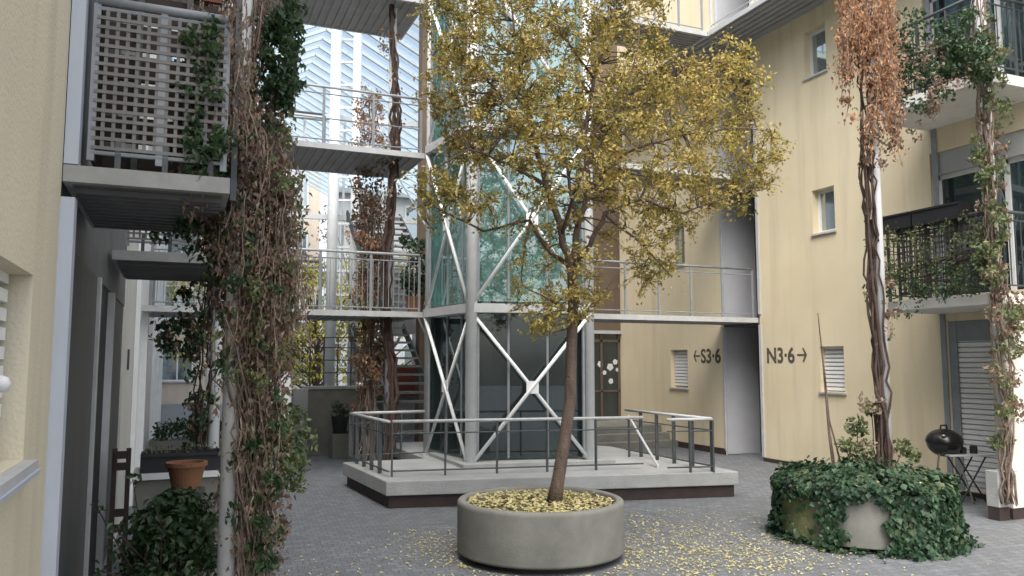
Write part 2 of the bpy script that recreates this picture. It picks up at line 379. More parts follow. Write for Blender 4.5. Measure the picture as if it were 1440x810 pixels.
# roller shutter on ground floor
r = MB(); z = SHUT[2]
while z < SHUT[3] - .03:
    r.box(XR + .04, XR + .065, SHUT[0], SHUT[1] - .12, z, z + .054); z += .070
ro = r.build('roller_shutter', M['shutter'], rb)
box('backing', M['pale_steel'], ro, XR + .066, XR + .07, SHUT[0], SHUT[1] - .12, SHUT[2], SHUT[3])
box('guide_rail', M['grey_steel'], ro, XR + .01, XR + .066, SHUT[1] - .12, SHUT[1] - .004, 0.02, SHUT[3])
box('lintel', M['grey_steel'], rb, XR + .02, XR + .2, SHUT[0], SHUT[1] - .004, SHUT[3] - .28, SHUT[3] - .003)
box('threshold', M['plinth'], rb, XR - .06, XR + .3, SHUT[0], SHUT[1], 0.004, .055)
box('corner_trim', M['grey_steel'], rb, XR - .025, XR - .003, SHUT[1] + .02, SHUT[1] + .10, 0, TOP)
# balcony doors above
for (y0, y1, z0, z1) in (BW1, BW2):
    f = MB(); w = .07
    for ya in (y0, y0 + 1.0, y0 + 2.05, y1 - w): f.box(XR + .12, XR + .18, ya, ya + w, z0, z1 - .32)
    f.box(XR + .12, XR + .18, y0, y1, z0 - .1, z0).box(XR + .12, XR + .18, y0, y1, z1 - .38, z1 - .32)
    fo = f.build('balcony_door', M['white_paint'], rb)
    box('pane', M['glass_d'], fo, XR + .145, XR + .155, y0 + w, y1 - w, z0, z1 - .38)
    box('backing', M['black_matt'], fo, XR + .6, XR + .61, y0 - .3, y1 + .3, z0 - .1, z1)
    box('shutter_box', M['grey_wall'], rb, XR + .03, XR + .3, y0 + .004, y1 - .004, z1 - .32, z1 - .004)
# painted building numbers
def lettering(txt, yc, z, h, parent, wy):
    cu = bpy.data.curves.new('t', 'FONT'); cu.body = txt; cu.extrude = .0; cu.size = 1; cu.offset = .03
    o = bpy.data.objects.new('t', cu); COL.objects.link(o); bpy.context.view_layer.update()
    me = bpy.data.meshes.new_from_object(o.evaluated_get(bpy.context.evaluated_depsgraph_get()))
    bpy.data.objects.remove(o)
    xs = [v.co.x for v in me.vertices]; ysv = [v.co.y for v in me.vertices]
    x0, x1, y0, y1 = min(xs), max(xs), min(ysv), max(ysv); org = ORG[parent.name]
    for v in me.vertices:
        u = (v.co.x - x0) / (x1 - x0) - .5; q = (v.co.y - y0) / (y1 - y0)
        v.co = Vector((XR - .004, yc - u * wy, z + q * h)) - org
    me.materials.clear(); me.materials.append(M['text']); return me
def arrow(b, yc, zc, s, sgn):   # sgn +1 points towards +Y (left in the picture)
    q = XR - .004
    b.poly([(q, yc - .5*s*sgn, zc - .07*s), (q, yc + .3*s*sgn, zc - .07*s), (q, yc + .3*s*sgn, zc + .07*s), (q, yc - .5*s*sgn, zc + .07*s)])
    for k in (-1, 1):
        b.poly([(q - .001, yc + .5*s*sgn, zc), (q - .001, yc + .28*s*sgn, zc), (q - .001, yc + .02*s*sgn, zc + k*.5*s), (q - .001, yc + .2*s*sgn, zc + k*.5*s)])
zt, zb_ = zr(1100, 488), zr(1100, 511)
link('lettering', lettering('N3\u00b76', (yr(1079) + yr(1118)) / 2, zb_, zt - zb_, rb, abs(yr(1079) - yr(1118))), rb)
ab = MB(); arrow(ab, (yr(1121) + yr(1136)) / 2, (zt + zb_) / 2, .24, -1); ab.build('arrow_mark', M['text'], rb)
zt2, zb2 = zr(995, 490), zr(995, 511)
link('lettering', lettering('S3\u00b76', (yr(986) + yr(1014)) / 2, zb2, zt2 - zb2, rb, abs(yr(986) - yr(1014))), rb)
ab = MB(); arrow(ab, (yr(976) + yr(985)) / 2, (zt2 + zb2) / 2, .24, 1); ab.build('arrow_mark', M['text'], rb)
# thin conduit on wall
# ------------------------------------------------------------------ railing helper
def railing(parent, a, b_, z, h=1.0, n=4, mats=('grey_steel', 'grey_steel'), mids=(.12, .55), bars=0, w=.04, infill=None, rr=.018):
    a = Vector((a[0], a[1], z)); b_ = Vector((b_[0], b_[1], z)); upz = Vector((0, 0, h))
    MB().tube([a + upz, b_ + upz], rr * 1.25, 8).build('handrail', M[mats[0]], parent, smooth=True)
    for q in mids: MB().tube([a + Vector((0, 0, h * q)), b_ + Vector((0, 0, h * q))], rr * .6, 6).build('lower_rail', M[mats[1]], parent)
    m = MB()
    if bars:
        L = (b_ - a).length; k = int(L / bars)
        for i in range(1, k):
            p = a.lerp(b_, i / k); m.bar(p + Vector((0, 0, h * mids[0])), p + Vector((0, 0, h * mids[-1])), .011)
    if bars: m.build('bar_infill', M[mats[1]], parent)
    for i in range(n):
        p = a.lerp(b_, i / (n - 1)) if n > 1 else a
        MB().bar(p, p + upz - Vector((0, 0, rr)), w, w * .5, Vector((0, 1, 0))).build('post', M[mats[1]], parent)
    if infill:
        d = (b_ - a).normalized(); nn = d.cross(Vector((0, 0, 1))) * .004; q = MB()
        L = (b_ - a).length; s = infill; k = int(L / s)
        for i in range(k + 1):
            p = a + d * i * s + nn; q.bar(p + Vector((0, 0, h * .08)), p + Vector((0, 0, h * .94)), s * .36, .006, Vector((0, 1, 0)) if abs(d.x) > .5 else Vector((1, 0, 0)))
        kz = int(h * .86 / s)
        for i in range(kz + 1):
            zz = h * .08 + i * s; q.bar(a + nn * 2 + Vector((0, 0, zz)), b_ + nn * 2 + Vector((0, 0, zz)), .006, s * .36)
        q.build('lattice', M['lattice'], parent)
def walkway(name, label, x0, x1, y0, y1, z, cat='walkway', group=None, ribs='y', rails=(), edge='pale_steel', soff='soffit', eh=.075):
    t = empty(name, ((x0 + x1) / 2, (y0 + y1) / 2, z), label, cat, group)
    box('deck', M['concrete_l'], t, x0 + .01, x1 - .01, y0 + .01, y1 - .01, z - .05, z)
    e = MB(); h = eh; w = .045
    e.box(x0, x1, y0 - w, y0 + .01, z - h, z + .015).box(x0, x1, y1 - .01, y1 + w, z - h, z + .015)
    e.box(x0 - .001, x0 + .03, y0 + .011, y1 - .011, z - h, z + .014).box(x1 - .03, x1 + .001, y0 + .011, y1 - .011, z - h, z + .014)
    e.build('edge_channel', M[edge], t)
    s = MB(); s.box(x0 + .03, x1 - .03, y0 + .01, y1 - .01, z - .060, z - .052)
    if ribs == 'y':
        q = x0 + .08
        while q < x1 - .1: s.box(q, q + .045, y0 + .01, y1 - .01, z - .085, z - .061); q += .14
    else:
        q = y0 + .08
        while q < y1 - .1: s.box(x0 + .03, x1 - .03, q, q + .03, z - .085, z - .061); q += .10
    s.build('soffit', M[soff], t)
    for rl in rails: railing(t, rl[0], rl[1], z + .015, **rl[2])
    return t

# right balconies (two floors) and upper gallery
BX, BY0, BY1 = 8.80, 6.35, 8.15
lbl = {L1: 'lower right balcony with black flower troughs and leafy railing', L2: 'upper right balcony overgrown with green creeper'}
for z in (L1, L2):
    t = empty('balcony', (BX + .6, (BY0 + BY1) / 2, z), lbl[z], 'balcony', 'balconies on the right house')
    pts = [(XR - .003, 5.0), (BX + .0, 5.0), (BX, BY1 - .35), (BX + .1, BY1 - .12), (BX + .35, BY1), (XR - .003, BY1)] if False else [(XR - .003, BY0), (BX + .12, BY0), (BX, BY0 + .12), (BX, BY1 - .4), (BX + .12, BY1 - .12), (BX + .4, BY1), (XR - .003, BY1)]
    MB().prism(pts, z - .13, z).build('slab', M['white_wall'], t)
    railing(t, (BX + .05, BY0 + .08), (BX + .05, BY1 - .4), z, h=.98, n=4, mids=(.1, .9), bars=.09, mats=('dark_steel', 'dark_steel'), infill=.07 if z == L1 else None)
    railing(t, (BX + .12, BY0 + .05), (XR - .05, BY0 + .05), z, h=.98, n=3, mids=(.1, .9), bars=.10, mats=('dark_steel', 'dark_steel'))
    railing(t, (BX + .2, BY1 - .1), (XR - .05, BY1 - .05), z, h=.98, n=2, mids=(.1, .9), bars=.10, mats=('dark_steel', 'dark_steel'))
def trough(a, b_, z, label, w=.2, h=.2, m='black_matt', grp=None):
    a = Vector((*a, z)); b_ = Vector((*b_, z)); t = empty('flower_trough', tuple((a + b_) / 2), label, 'flower trough', grp)
    q = MB(); d = (b_ - a).normalized(); s = d.cross(Vector((0, 0, 1)))
    q.bar(a + s * w / 2 + Vector((0, 0, h / 2)), b_ + s * w / 2 + Vector((0, 0, h / 2)), .015, h).bar(a - s * w / 2 + Vector((0, 0, h / 2)), b_ - s * w / 2 + Vector((0, 0, h / 2)), .015, h)
    q.bar(a + Vector((0, 0, .01)), b_ + Vector((0, 0, .01)), w, .02)
    for p in (a, b_): q.bar(p - s * w / 2 + Vector((0, 0, h / 2)), p + s * w / 2 + Vector((0, 0, h / 2)), .015, h)
    q.bar(a + s * (w / 2 + .01) + Vector((0, 0, h - .012)), b_ + s * (w / 2 + .01) + Vector((0, 0, h - .012)), .03, .024)
    q.bar(a - s * (w / 2 + .01) + Vector((0, 0, h - .012)), b_ - s * (w / 2 + .01) + Vector((0, 0, h - .012)), .03, .024)
    q.build('box', M[m], t)
    MB().bar(a + Vector((0, 0, h - .05)), b_ + Vector((0, 0, h - .05)), w - .03, .02).build('soil', M['soil'], t)
    return t
trough((BX - .02, BY0 + .35), (BX - .02, BY0 + 1.02), L1 + .93, 'black plastic flower trough hung on the lower right balcony rail, the nearer of two', grp='black troughs on the balcony rail')
trough((BX - .02, BY0 + 1.05), (BX - .02, BY1 - .02), L1 + .93, 'black plastic flower trough hung on the lower right balcony rail, the farther of two', grp='black troughs on the balcony rail')
walkway('walkway', 'top gallery along the yellow house at the upper right corner', 9.0, XR - .003, 3.0, 18, L3, 'walkway', 'steel galleries', 'y',
        rails=[((9.04, 3.1), (9.04, 11.9), dict(n=8, h=1.0, mids=(.1, .9), infill=None, bars=0, mats=('pale_steel', 'pale_steel')))])
for z, w_ in ((L1, 'lowest'), (L2, 'middle'), (L3, 'topmost')):
    x1 = XR - .003 if z < L3 else 8.99
    walkway('walkway', w_ + ' of the short steel bridges between the glass lift tower and the yellow house', 5.75, x1, 12.0, 12.95, z, 'walkway', 'steel galleries', 'x',
            rails=[((5.8, 12.03), (x1 - .06, 12.03), dict(n=7, h=.92, mids=(.08, .88), mats=('grey_steel', 'grey_steel')))])
# ------------------------------------------------------------------ rear house (brown) behind tower
rr_ = empty('house', (7.5, 18, 0), 'brown clad house seen behind the lift tower with a dark glass entrance', 'building')
b = MB(); b.box(4.9, 8.95, 17.0, 17.3, 0, TOP).box(8.95, XR - .003, 17.0, 17.3, 2.55, TOP); b.build('wall', M['brown_wall'], rr_)
f = MB()
for x in (8.96, 9.44, 9.93): f.box(x, x + .06, 17.02, 17.08, .45, 2.5)
f.box(8.96, 9.99, 17.02, 17.08, 2.3, 2.36).box(8.96, 9.99, 17.02, 17.08, .42, .48).box(8.96, 9.99, 17.02, 17.08, 1.1, 1.14)
do = f.build('door', M['brown_wall'], rr_); box('pane', M['glass_d'], do, 9.02, 9.93, 17.045, 17.05, .48, 2.5)
# white flower transfers on the glass
for (px, py, s) in ((844, 512, .11), (858, 516, .13), (865, 509, .10), (850, 524, .08), (859, 536, .10), (868, 520, .07)):
    p = at(px, py, Y=17.03); fl = MB()
    for k in range(5):
        a = 2 * PI * k / 5 + px
        c = p + Vector((math.cos(a), 0, math.sin(a))) * s * .38; r_ = s * .34
        fl.poly([(c.x + r_ * math.cos(t) , 17.03 - .001 * k, c.z + r_ * math.sin(t)) for t in [j * PI / 4 for j in range(8)]])
    fl.build('flower_decal', M['white_paint'], do)
box('lintel', M['pale_steel'], rr_, 8.9, XR - .004, 16.95, 16.997, 2.5, 2.58)
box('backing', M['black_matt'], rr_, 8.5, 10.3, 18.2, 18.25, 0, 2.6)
st = empty('steps', (8.6, 15.5, 0), 'low grey concrete steps leading to the dark glass entrance', 'steps')
for i in range(3): box('step', M['concrete'], st, 7.0, XR - .03, 14.6 + .32 * i, 16.995 , .14 * i + .004, .14 * (i + 1))

# ------------------------------------------------------------------ LEFT apartment building
lb = empty('apartment_building', (XL - 2, 6, 0), 'cream plastered apartment house at the left edge with a grey sill window', 'building')
zw0 = at(38, 643, X=XL).z; zw1 = at(40, 383, X=XL).z; yw = at(40, 510, X=XL).y
WL = (yw - .75, yw, zw0, zw1)
wall_x('wall', M['cream'], lb, XL, -.35, -3, 3.95, 0, TOP, [WL])
wo = window_x(lb, XL, -1, *WL, shut=.97, rec=.105, label='recessed window with white slatted shutter near the left edge')
box('sill_board', M['blue_steel'], wo, XL - .1, XL + .055, WL[0] - .05, WL[1] + .02, WL[2] - .05, WL[2] - .036)
kn = MB(); c = at(2, 540, X=XL + .01); kn.lathe(c, [(0.001, -.025), (.018, -.02), (.026, 0), (.018, .02), (.001, .026)], 14); kn.bar(c, c + Vector((-.12, 0, 0)), .02)
kn.build('latch', M['white_paint'], wo, smooth=True)
MB().box(XL + .003, XL + .06, 3.955, 4.05, L1 + .06, TOP).box(XL - .01, XL + .055, 3.955, 4.05, 0, L1 - .09).build('corner_pilaster', M['blue_steel'], lb)
# recessed wall beyond: panels and dark opening
X2 = XL - .02
dz = 2.38
box('door', M['door_grey'], lb, X2 - .08, X2, 4.06, 6.05, .03, dz)['label'] = 'flat dark grey door leaf'
box('door_frame', M['pale_steel'], lb, X2 - .08, X2 + .02, 6.052, 6.16, .03, dz)
box('opening', M['black_matt'], lb, X2 - .06, X2 - .03, 6.162, 7.35, .12, dz)  # solid black sheet, its colour stands in for the unlit inside
box('door_frame', M['pale_steel'], lb, X2 - .06, X2 + .02, 7.352, 7.46, .03, dz)
box('threshold', M['concrete_l'], lb, X2 - .06, X2 + .1, 6.162, 7.35, .004, .12)
box('door', M['door_grey'], lb, X2 - .08, X2 - .02, 7.462, 9.2, .03, dz)
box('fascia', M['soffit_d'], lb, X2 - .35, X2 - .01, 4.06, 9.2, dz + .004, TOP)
box('wall', M['white_wall'], lb, X2 - .35, X2, 9.202, 12.2, 0, TOP)
box('downpipe', M['white_steel'], lb, X2 + .003, X2 + .06, 11.3, 11.4, 0, 8)
MB().box(X2 + .003, X2 + .02, 9.9, 10.0, 1.72, 1.95).build('wall_plate', M['dark_steel'], lb)
MB().box(X2 - .35, X2 - .06, 12.3, 40, 0, TOP).build('wall', M['white_wall'], lb)
b = MB()
for y in (13.0, 15.5, 18.5, 22.5, 27): b.box(X2 - .05, X2 + .10, y, y + .25, 0, TOP - .02)
b.build('corner_pilaster', M['white_steel'], lb)

# left balconies
def left_balcony(y0, y1, z, xr, label, lattice):
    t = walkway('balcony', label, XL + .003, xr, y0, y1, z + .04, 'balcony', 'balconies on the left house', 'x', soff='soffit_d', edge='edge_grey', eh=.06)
    railing(t, (XL + .10, y0 + .03), (xr - .03, y0 + .03), z + .10, h=.76, n=3, mids=(.05, .95), w=.03, infill=.044, mats=('grey_steel', 'grey_steel'))
    for xx in (XL + .2, -.1, xr - .1): box('bracket', M['dark_steel'], t, xx, xx + .025, y0 + .02, y0 + .04, z + .016, z + .2)
    return t
lb1 = left_balcony(4.0, 5.25, L1, .20, 'nearest left balcony with grey steel lattice railing', True)
sc = MB()
for i in range(8): MB().box(XL + .08, .15, 4.35, 4.375, L1 + .12 + i * .16, L1 + .25 + i * .16).build('screen_board', M['redwood' if i > 5 else 'dkwood'], lb1)  # lower boards are an added dark backing that darkens the view through the lattice
MB().box(XL + .1, XL + .12, 4.05, 5.2, L1 + .1, L1 + 1.4).build('side_board', M['dkwood'], lb1)
for x in (XL + .25, -.02, .22): box('screen_post', M['dark_steel'], lb1, x, x + .03, 4.30, 4.345, L1 + .015, L1 + 1.35)
lb2 = left_balcony(6.9, 8.3, L1, .40, 'second left balcony deeper in, seen under the first one', True)
lb3 = left_balcony(4.0, 5.25, L2, .20, 'upper left balcony above the grey lattice one', True)

# ------------------------------------------------------------------ back galleries
GX0, GX1, GY0, GY1 = XL + .0, 3.72, 12.75, 14.3
names = {L1: 'lowest of the rear galleries, crossing behind the vine covered posts', L2: 'middle of the rear galleries with thin steel rails', L3: 'topmost of the rear galleries with ribbed metal underside'}
for z in (L1, L2, L3):
    rl = dict(n=6, h=.95, mids=(.08, .45, .88) if z != L1 else (.06, .88), bars=.085 if z == L1 else 0, mats=('pale_steel', 'grey_steel'))
    t = walkway('walkway', names[z], GX0, GX1, GY0, GY1, z, 'walkway', 'steel galleries', 'y',
                rails=[((GX0 + .1, GY0 + .03), (GX1 - .05, GY0 + .03), rl), ((GX0 + .1, GY1 - .03), (2.3, GY1 - .03), dict(n=4, h=.95, mids=(.08, .88), mats=('grey_steel', 'grey_steel')))])
# ------------------------------------------------------------------ lift tower
TX0, TX1, TY0, TY1 = 3.80, 5.62, 10.55, 12.25
PZ = .34
def tcorner(px, py): p = at(px, py, Z=PZ); return Vector((p.x, p.y, 0))
TA = tcorner(662, 655); TB = tcorner(830, 651); TC = Vector((3.70, 12.35, 0)); TD = Vector((TB.x + .1, 12.3, 0))
tw = empty('lift_tower', tuple((TA + TB + TC + TD) / 4 + Vector((0, 0, PZ))), 'glass lift tower with white steel columns and diagonal bracing', 'lift tower')
for p, r_, mm in ((TA, .085, 'white_steel'), (TB, .075, 'white_steel'), (TC, .055, 'pale_steel'), (TD, .06, 'pale_steel')):
    co = MB().tube([p + Vector((0, 0, PZ)), p + Vector((0, 0, 11.2))], r_, 20).build('column', M[mm], tw, smooth=True)
    MB().tube([p + Vector((0, 0, PZ + .002)), p + Vector((0, 0, PZ + .03))], r_ * 1.6, 20).build('base_plate', M[mm], co)
def inset(a, b_, k): return a + (b_ - a).normalized() * k
inn = Vector((.10, .14, 0))
def face(a, b_, off, braces=True):
    d = (b_ - a).normalized(); L = (b_ - a).length; lv = [PZ, L1, L2, L3, 10.7]
    for i in range(4):
        z0, z1 = lv[i] + .08, lv[i + 1] - .1
        n = 3
        for k in range(n):
            p0 = a + d * (L * k / n + .03) + off; p1 = a + d * (L * (k + 1) / n - .01) + off
            MB().poly([p0 + Vector((0, 0, z0)), p1 + Vector((0, 0, z0)), p1 + Vector((0, 0, z1)), p0 + Vector((0, 0, z1))]).build('glass_panel', M['glass_t' if i else 'glass_d'], tw)
        m = MB()
        for k in range(n + 1):
            p = a + d * (L * k / n) + off; m.bar(p + Vector((0, 0, z0)), p + Vector((0, 0, z1)), .035)
        m.build('mullion', M['grey_steel'], tw)
        MB().bar(a + Vector((0, 0, lv[i + 1] - .03)), b_ + Vector((0, 0, lv[i + 1] - .03)), .16, .13).build('floor_band', M['pale_steel'], tw)
        if braces:
            A0 = a + Vector((0, 0, lv[i] + .03)); A1 = a + Vector((0, 0, lv[i + 1] - .1)); B0 = b_ + Vector((0, 0, lv[i] + .03)); B1 = b_ + Vector((0, 0, lv[i + 1] - .1))
            sft = -off.normalized() * .05
            mid = (A0 + B1 + B0 + A1) / 4 + sft; MB().bar(mid - d * .09, mid + d * .09, .02, .18).build('gusset', M['white_steel'], tw)
            MB().tube([A0 + sft, B1 + sft], .028, 8).build('brace', M['white_steel'], tw, smooth=True)
            MB().tube([B0 + sft * .4, A1 + sft * .4], .028, 8).build('brace', M['white_steel'], tw, smooth=True)
face(TA, TB, Vector((0, .12, 0))); face(TA, TC, Vector((.10, 0, 0))); face(TC, TD, Vector((0, -.06, 0)), False); face(TB, TD, Vector((-.10, 0, 0)), False)
# lift shaft inside: cabin guide frame, cabin and machine floor
b = MB()
cx, cy = (TA.x + TB.x) / 2 + .1, 11.6
for dx in (-.45, .45):
    for dy in (-.3, .3): b.box(cx + dx - .03, cx + dx + .03, cy + dy - .03, cy + dy + .03, PZ, 10.6)
for z in (L1, L2, L3): b.box(cx - .5, cx + .5, cy - .35, cy - .31, z - .08, z)
b.build('guide_frame', M['dark_steel'], tw)
box('lift_cabin', M['dark_steel'], tw, cx - .42, cx + .42, cy - .25, cy + .28, PZ + .05, 2.45)
box('shaft_lining', M['dark_steel'], tw, TA.x + .35, TB.x - .2, 12.12, 12.16, PZ, L1 - .1)

# ------------------------------------------------------------------ platform
P1 = at(543, 677, Z=PZ); P2 = at(1039, 663, Z=PZ); P0 = at(482, 650, Z=PZ)
far = 14.5
pp = [(P1.x, P1.y), (P2.x, P2.y), (P2.x + .02, 12.4), (5.75, far), (3.55, far), (3.55, P0.y), (P0.x, P0.y)]
pf = empty('platform', ((P1.x + P2.x) / 2, 11, 0), 'raised concrete platform under the glass lift tower with dark red plinth', 'platform')
def shrink(pts, k):
    cxm = sum(p[0] for p in pts) / len(pts); cym = sum(p[1] for p in pts) / len(pts)
    out = []
    for x, y in pts:
        d = Vector((cxm - x, cym - y)).normalized() * k; out.append((x + d.x, y + d.y))
    return out
MB().prism(pp, .16, PZ).build('deck_slab', M['concrete_l'], pf, bevel=.012)
MB().prism(shrink(pp, .07), 0.004, .16).build('plinth', M['plinth'], pf)
bx = MB(); a_, b2 = TA + Vector((-.2, -.25, 0)), TB + Vector((.3, -.22, 0))
bx.prism([(a_.x, a_.y), (b2.x, b2.y), (b2.x, 12.6), (a_.x, 12.6)], PZ + .002, PZ + .05); bx.build('tower_footing', M['concrete_l'], pf)
# platform railings
def prail(name, label, pts, n, h=.70, grp='grey steel railings round the platform'):
    c = sum((Vector(p) for p in pts), Vector()) / len(pts)
    t = empty(name, (c.x, c.y, PZ), label, 'railing', grp)
    up = Vector((0, 0, h))
    MB().tube([Vector(p) + up for p in pts], .022, 8).build('handrail', M['pale_steel'], t, smooth=True)
    MB().tube([Vector(p) + up * .78 for p in pts], .010, 6).build('lower_rail', M['dark_steel'], t); MB().tube([Vector(p) + up * .10 for p in pts], .012, 6).build('lower_rail', M['dark_steel'], t)
    for (a, b_), k in zip(zip(pts[:-1], pts[1:]), n):
        for i in range(k):
            p = Vector(a).lerp(Vector(b_), i / (k if k > 1 else 1)); MB().bar(p, p + up * .98, .05, .022, (Vector(b_) - Vector(a)).normalized()).build('post', M['dark_steel'], t)
    return t
q0 = at(492, 648, Z=PZ); q1 = at(546, 671, Z=PZ); q2 = at(905, 659, Z=PZ)
prail('railing', 'left railing of the platform with close upright posts', [q0, q1], [5])
prail('railing', 'rear left railing of the platform running towards the stairs', [q0 + Vector((.04, .03, 0)), Vector((TC.x - .1, q0.y + .05, PZ))], [3])
prail('railing', 'front railing of the platform running behind the tree trunk', [q1 + Vector((.05, .02, 0)), q2], [5])
q3 = at(1014, 630, Z=PZ + .28); q3 = Vector((6.72, P2.y + .15, PZ)); q4 = Vector((6.72, 11.3, PZ))
prail('railing', 'right railing of the platform leading back towards the numbered doorway', [q3, q4], [5])
prail('railing', 'short railing at the platform corner near the right end', [q3 + Vector((-.03, -.06, 0)), q3 + Vector((-.65, .10, 0))], [2])
# stair rail beside steps
a = at(884, 585, D=12.6); b_ = at(925, 655, D=11.3)
MB().tube([a, b_, (b_.x, b_.y, .36)], .018, 8).tube([a, (a.x, a.y, .36)], .015, 8)
srt = empty('stair_rail', (a.x, a.y, PZ), 'sloping thin steel stair rail on the right of the platform', 'railing')
MB().tube([a, b_, (b_.x, b_.y, PZ)], .018, 8).build('handrail', M['pale_steel'], srt); MB().tube([(a.x, a.y, PZ), a], .018, 8).build('post', M['dark_steel'], srt)

# ------------------------------------------------------------------ stairs behind
def stairs(label, x0, x1, y0, z0, z1, n, up=1, tm='pale_steel'):
    t = empty('staircase', ((x0 + x1) / 2, y0, z0), label, 'staircase', 'stair flights behind the lift tower')
    dz_ = (z1 - z0) / n; run = .27
    for i in range(n):
        y = y0 + run * i * up
        box('tread', M[tm], t, x0, x1, y, y + .26 * up, z0 + dz_ * (i + 1) - .045, z0 + dz_ * (i + 1))
    e = Vector((0, run * n * up, z1 - z0))
    for x in (x0 - .03, x1 + .03):
        MB().bar(Vector((x, y0, z0)), Vector((x, y0, z0)) + e, .04, .2).build('stringer', M['dark_steel'], t)
        MB().tube([Vector((x, y0, z0 + .95)), Vector((x, y0, z0 + .95)) + e], .02, 8).build('handrail', M['grey_steel'], t)
stairs('ground floor stair flight with dark open risers left of the tower', 3.6, 4.8, 14.6, .35, L1, 13, tm='grey_steel')
stairs('upper stair flight with pale treads seen above the first gallery', 3.6, 4.8, 14.6, L1, L2, 15)
rw = empty('house', (3.5, 19, 0), 'low house behind the stairs with dark red boarding', 'building')
box('wall', M['grey_wall'], rw, 4.55, 7.0, 19, 19.3, 0, 1.0); box('wall', M['grey_wall'], rw, 4.55, 7.0, 19, 19.3, 2.5, 4.1)
MB().box(4.55, 7.0, 18.9, 18.995, 1.0, 1.75).build('boarding', M['redwood'], rw)
b = MB()
for x in (4.56, 5.3, 6.2): b.box(x, x + .08, 18.95, 19.05, 1.76, 2.5)
b.build('window', M['white_paint'], rw)

# white columns and glazed roof behind
gr = empty('glass_roof', (3.2, 22, 0), 'pitched glass canopy with white glazing bars above the passage at the back', 'glass roof')
RX, RZ = 3.35, 10.7
for sgn, xe in ((1, 8.5), (-1, -.4)):
    zr_e = RZ - abs(xe - RX) * .52
    MB().poly([(RX, 16.5, RZ), (xe, 16.5, zr_e), (xe, 36, zr_e), (RX, 36, RZ)]).build('glazing', M['glass_r'], gr)
    b = MB(); y = 16.5
    while y < 36: b.bar((RX, y, RZ - .04), (xe, y, zr_e - .04), .07, .08); y += .62
    b.bar((xe, 16.5, zr_e - .05), (xe, 36, zr_e - .05), .1, .12); b.build('glazing_bar', M['white_steel'], gr)
for px, r_ in ((466, .125), (497, .10)):
    p = at(px, 400, D=18.2)
    co = MB().tube([(p.x, p.y, 0), (p.x, p.y, 10.0)], r_, 20).build('column', M['white_steel'], gr, smooth=True)
    MB().tube([(p.x, p.y, 0), (p.x, p.y, .35)], r_ * 1.35, 20).build('footing', M['concrete'], co)
pa_, pb_ = at(466, 400, D=18.2), at(497, 400, D=18.2)
z = .6
while z < 9.8:
    MB().bar((pa_.x, pa_.y, z), (pb_.x, pb_.y, z), .05, .05).build('rung', M['white_steel'], gr); z += .55
pc_ = at(420, 400, D=18.4)
for z in (2.9, 5.2, 7.6):
    MB().bar((pc_.x - 1.2, pc_.y, z), (pb_.x + 2.2, pb_.y + .2, z), .08, .12).build('transom', M['white_steel'], gr)
for k in range(5):
    x = pc_.x - .9 + k * .95; MB().bar((x, pc_.y + .05, 2.9), (x, pc_.y + .05, 7.6), .05).build('mullion', M['white_steel'], gr)
# far houses closing the passage
def facade(name, label, x0, x1, y, z1, wm, cols, rows, ww, wh, zs=1.0, dzs=2.7, door=False):
    t = empty(name, ((x0 + x1) / 2, y, 0), label, 'building')
    box('wall', M[wm], t, x0, x1, y, y + .4, 0, z1)
    box('roof', M['pale_steel'], t, x0 - .2, x1 + .2, y - .25, y + 1.2, z1 + .004, z1 + .18)
    for j in range(rows):
        for i in range(cols):
            xc = x0 + (x1 - x0) * (i + .5) / cols; z0 = zs + dzs * j
            f = MB(); w = .06
            f.box(xc - ww/2, xc + ww/2, y - .05, y - .003, z0, z0 + w).box(xc - ww/2, xc + ww/2, y - .05, y - .003, z0 + wh - w, z0 + wh)
            for xx in (xc - ww/2, xc - w/2, xc + ww/2 - w): f.box(xx, xx + w, y - .05, y - .003, z0 + w, z0 + wh - w)
            fo = f.build('window', M['white_paint'], t); box('pane', M['glass_w'], fo, xc - ww/2 + w, xc + ww/2 - w, y - .03, y - .02, z0 + w, z0 + wh - w)
            box('sill', M['pale_steel'], fo, xc - ww/2 - .05, xc + ww/2 + .05, y - .10, y - .003, z0 - .06, z0 - .003)
    return t
facade('house', 'peach coloured house closing the passage far behind the white columns', -1.2, 6.0, 38, 11.2, 'peach', 3, 4, 1.3, 1.5)
facade('house', 'white rear house with wide windows behind the middle gallery', 5.5, 14, 30, 8.2, 'white_wall', 4, 3, 1.4, 1.5)

# ------------------------------------------------------------------ rear ground-level things
cw = empty('low_wall', (2.9, 15.8, 0), 'grey concrete garden wall with a grid railing on top behind the gallery', 'wall')
wy = at(470, 640, Z=0).y; xa = at(428, 600, Y=wy).x; xb = at(538, 600, Y=wy).x
box('wall', M['concrete'], cw, xa, xb, wy, wy + .3, 0, 1.28, bevel=.01)
box('coping', M['concrete_l'], cw, xa - .02, xb + .02, wy - .03, wy + .33, 1.283, 1.34)
b = MB()
for i in range(6): x = xa + .1 + i * .27; b.bar((x, wy + .15, 1.34), (x, wy + .15, 2.3), .025)
for z in (1.6, 1.85, 2.1, 2.3): b.bar((xa + .05, wy + .15, z), (xa + 1.5, wy + .15, z), .02)
b.build('grid_railing', M['dark_steel'], cw)
p = at(421, 640, D=15.4)
box('gate_post', M['concrete_l'], None, p.x - .14, p.x + .14, p.y, p.y + .28, 0, 1.30, bevel=.01)
tag(bpy.data.objects['gate_post'], 'pale square concrete post at the left end of the garden wall', 'post')
pb = empty('planter_box', tuple(at(482, 645, Z=0)), 'small square concrete planter box in front of the garden wall', 'planter'); c = ORG[pb.name]
box('box', M['concrete'], pb, c.x - .19, c.x + .19, c.y, c.y + .38, 0, .46, bevel=.01)
box('soil', M['soil'], pb, c.x - .16, c.x + .16, c.y + .03, c.y + .35, .462, .48)

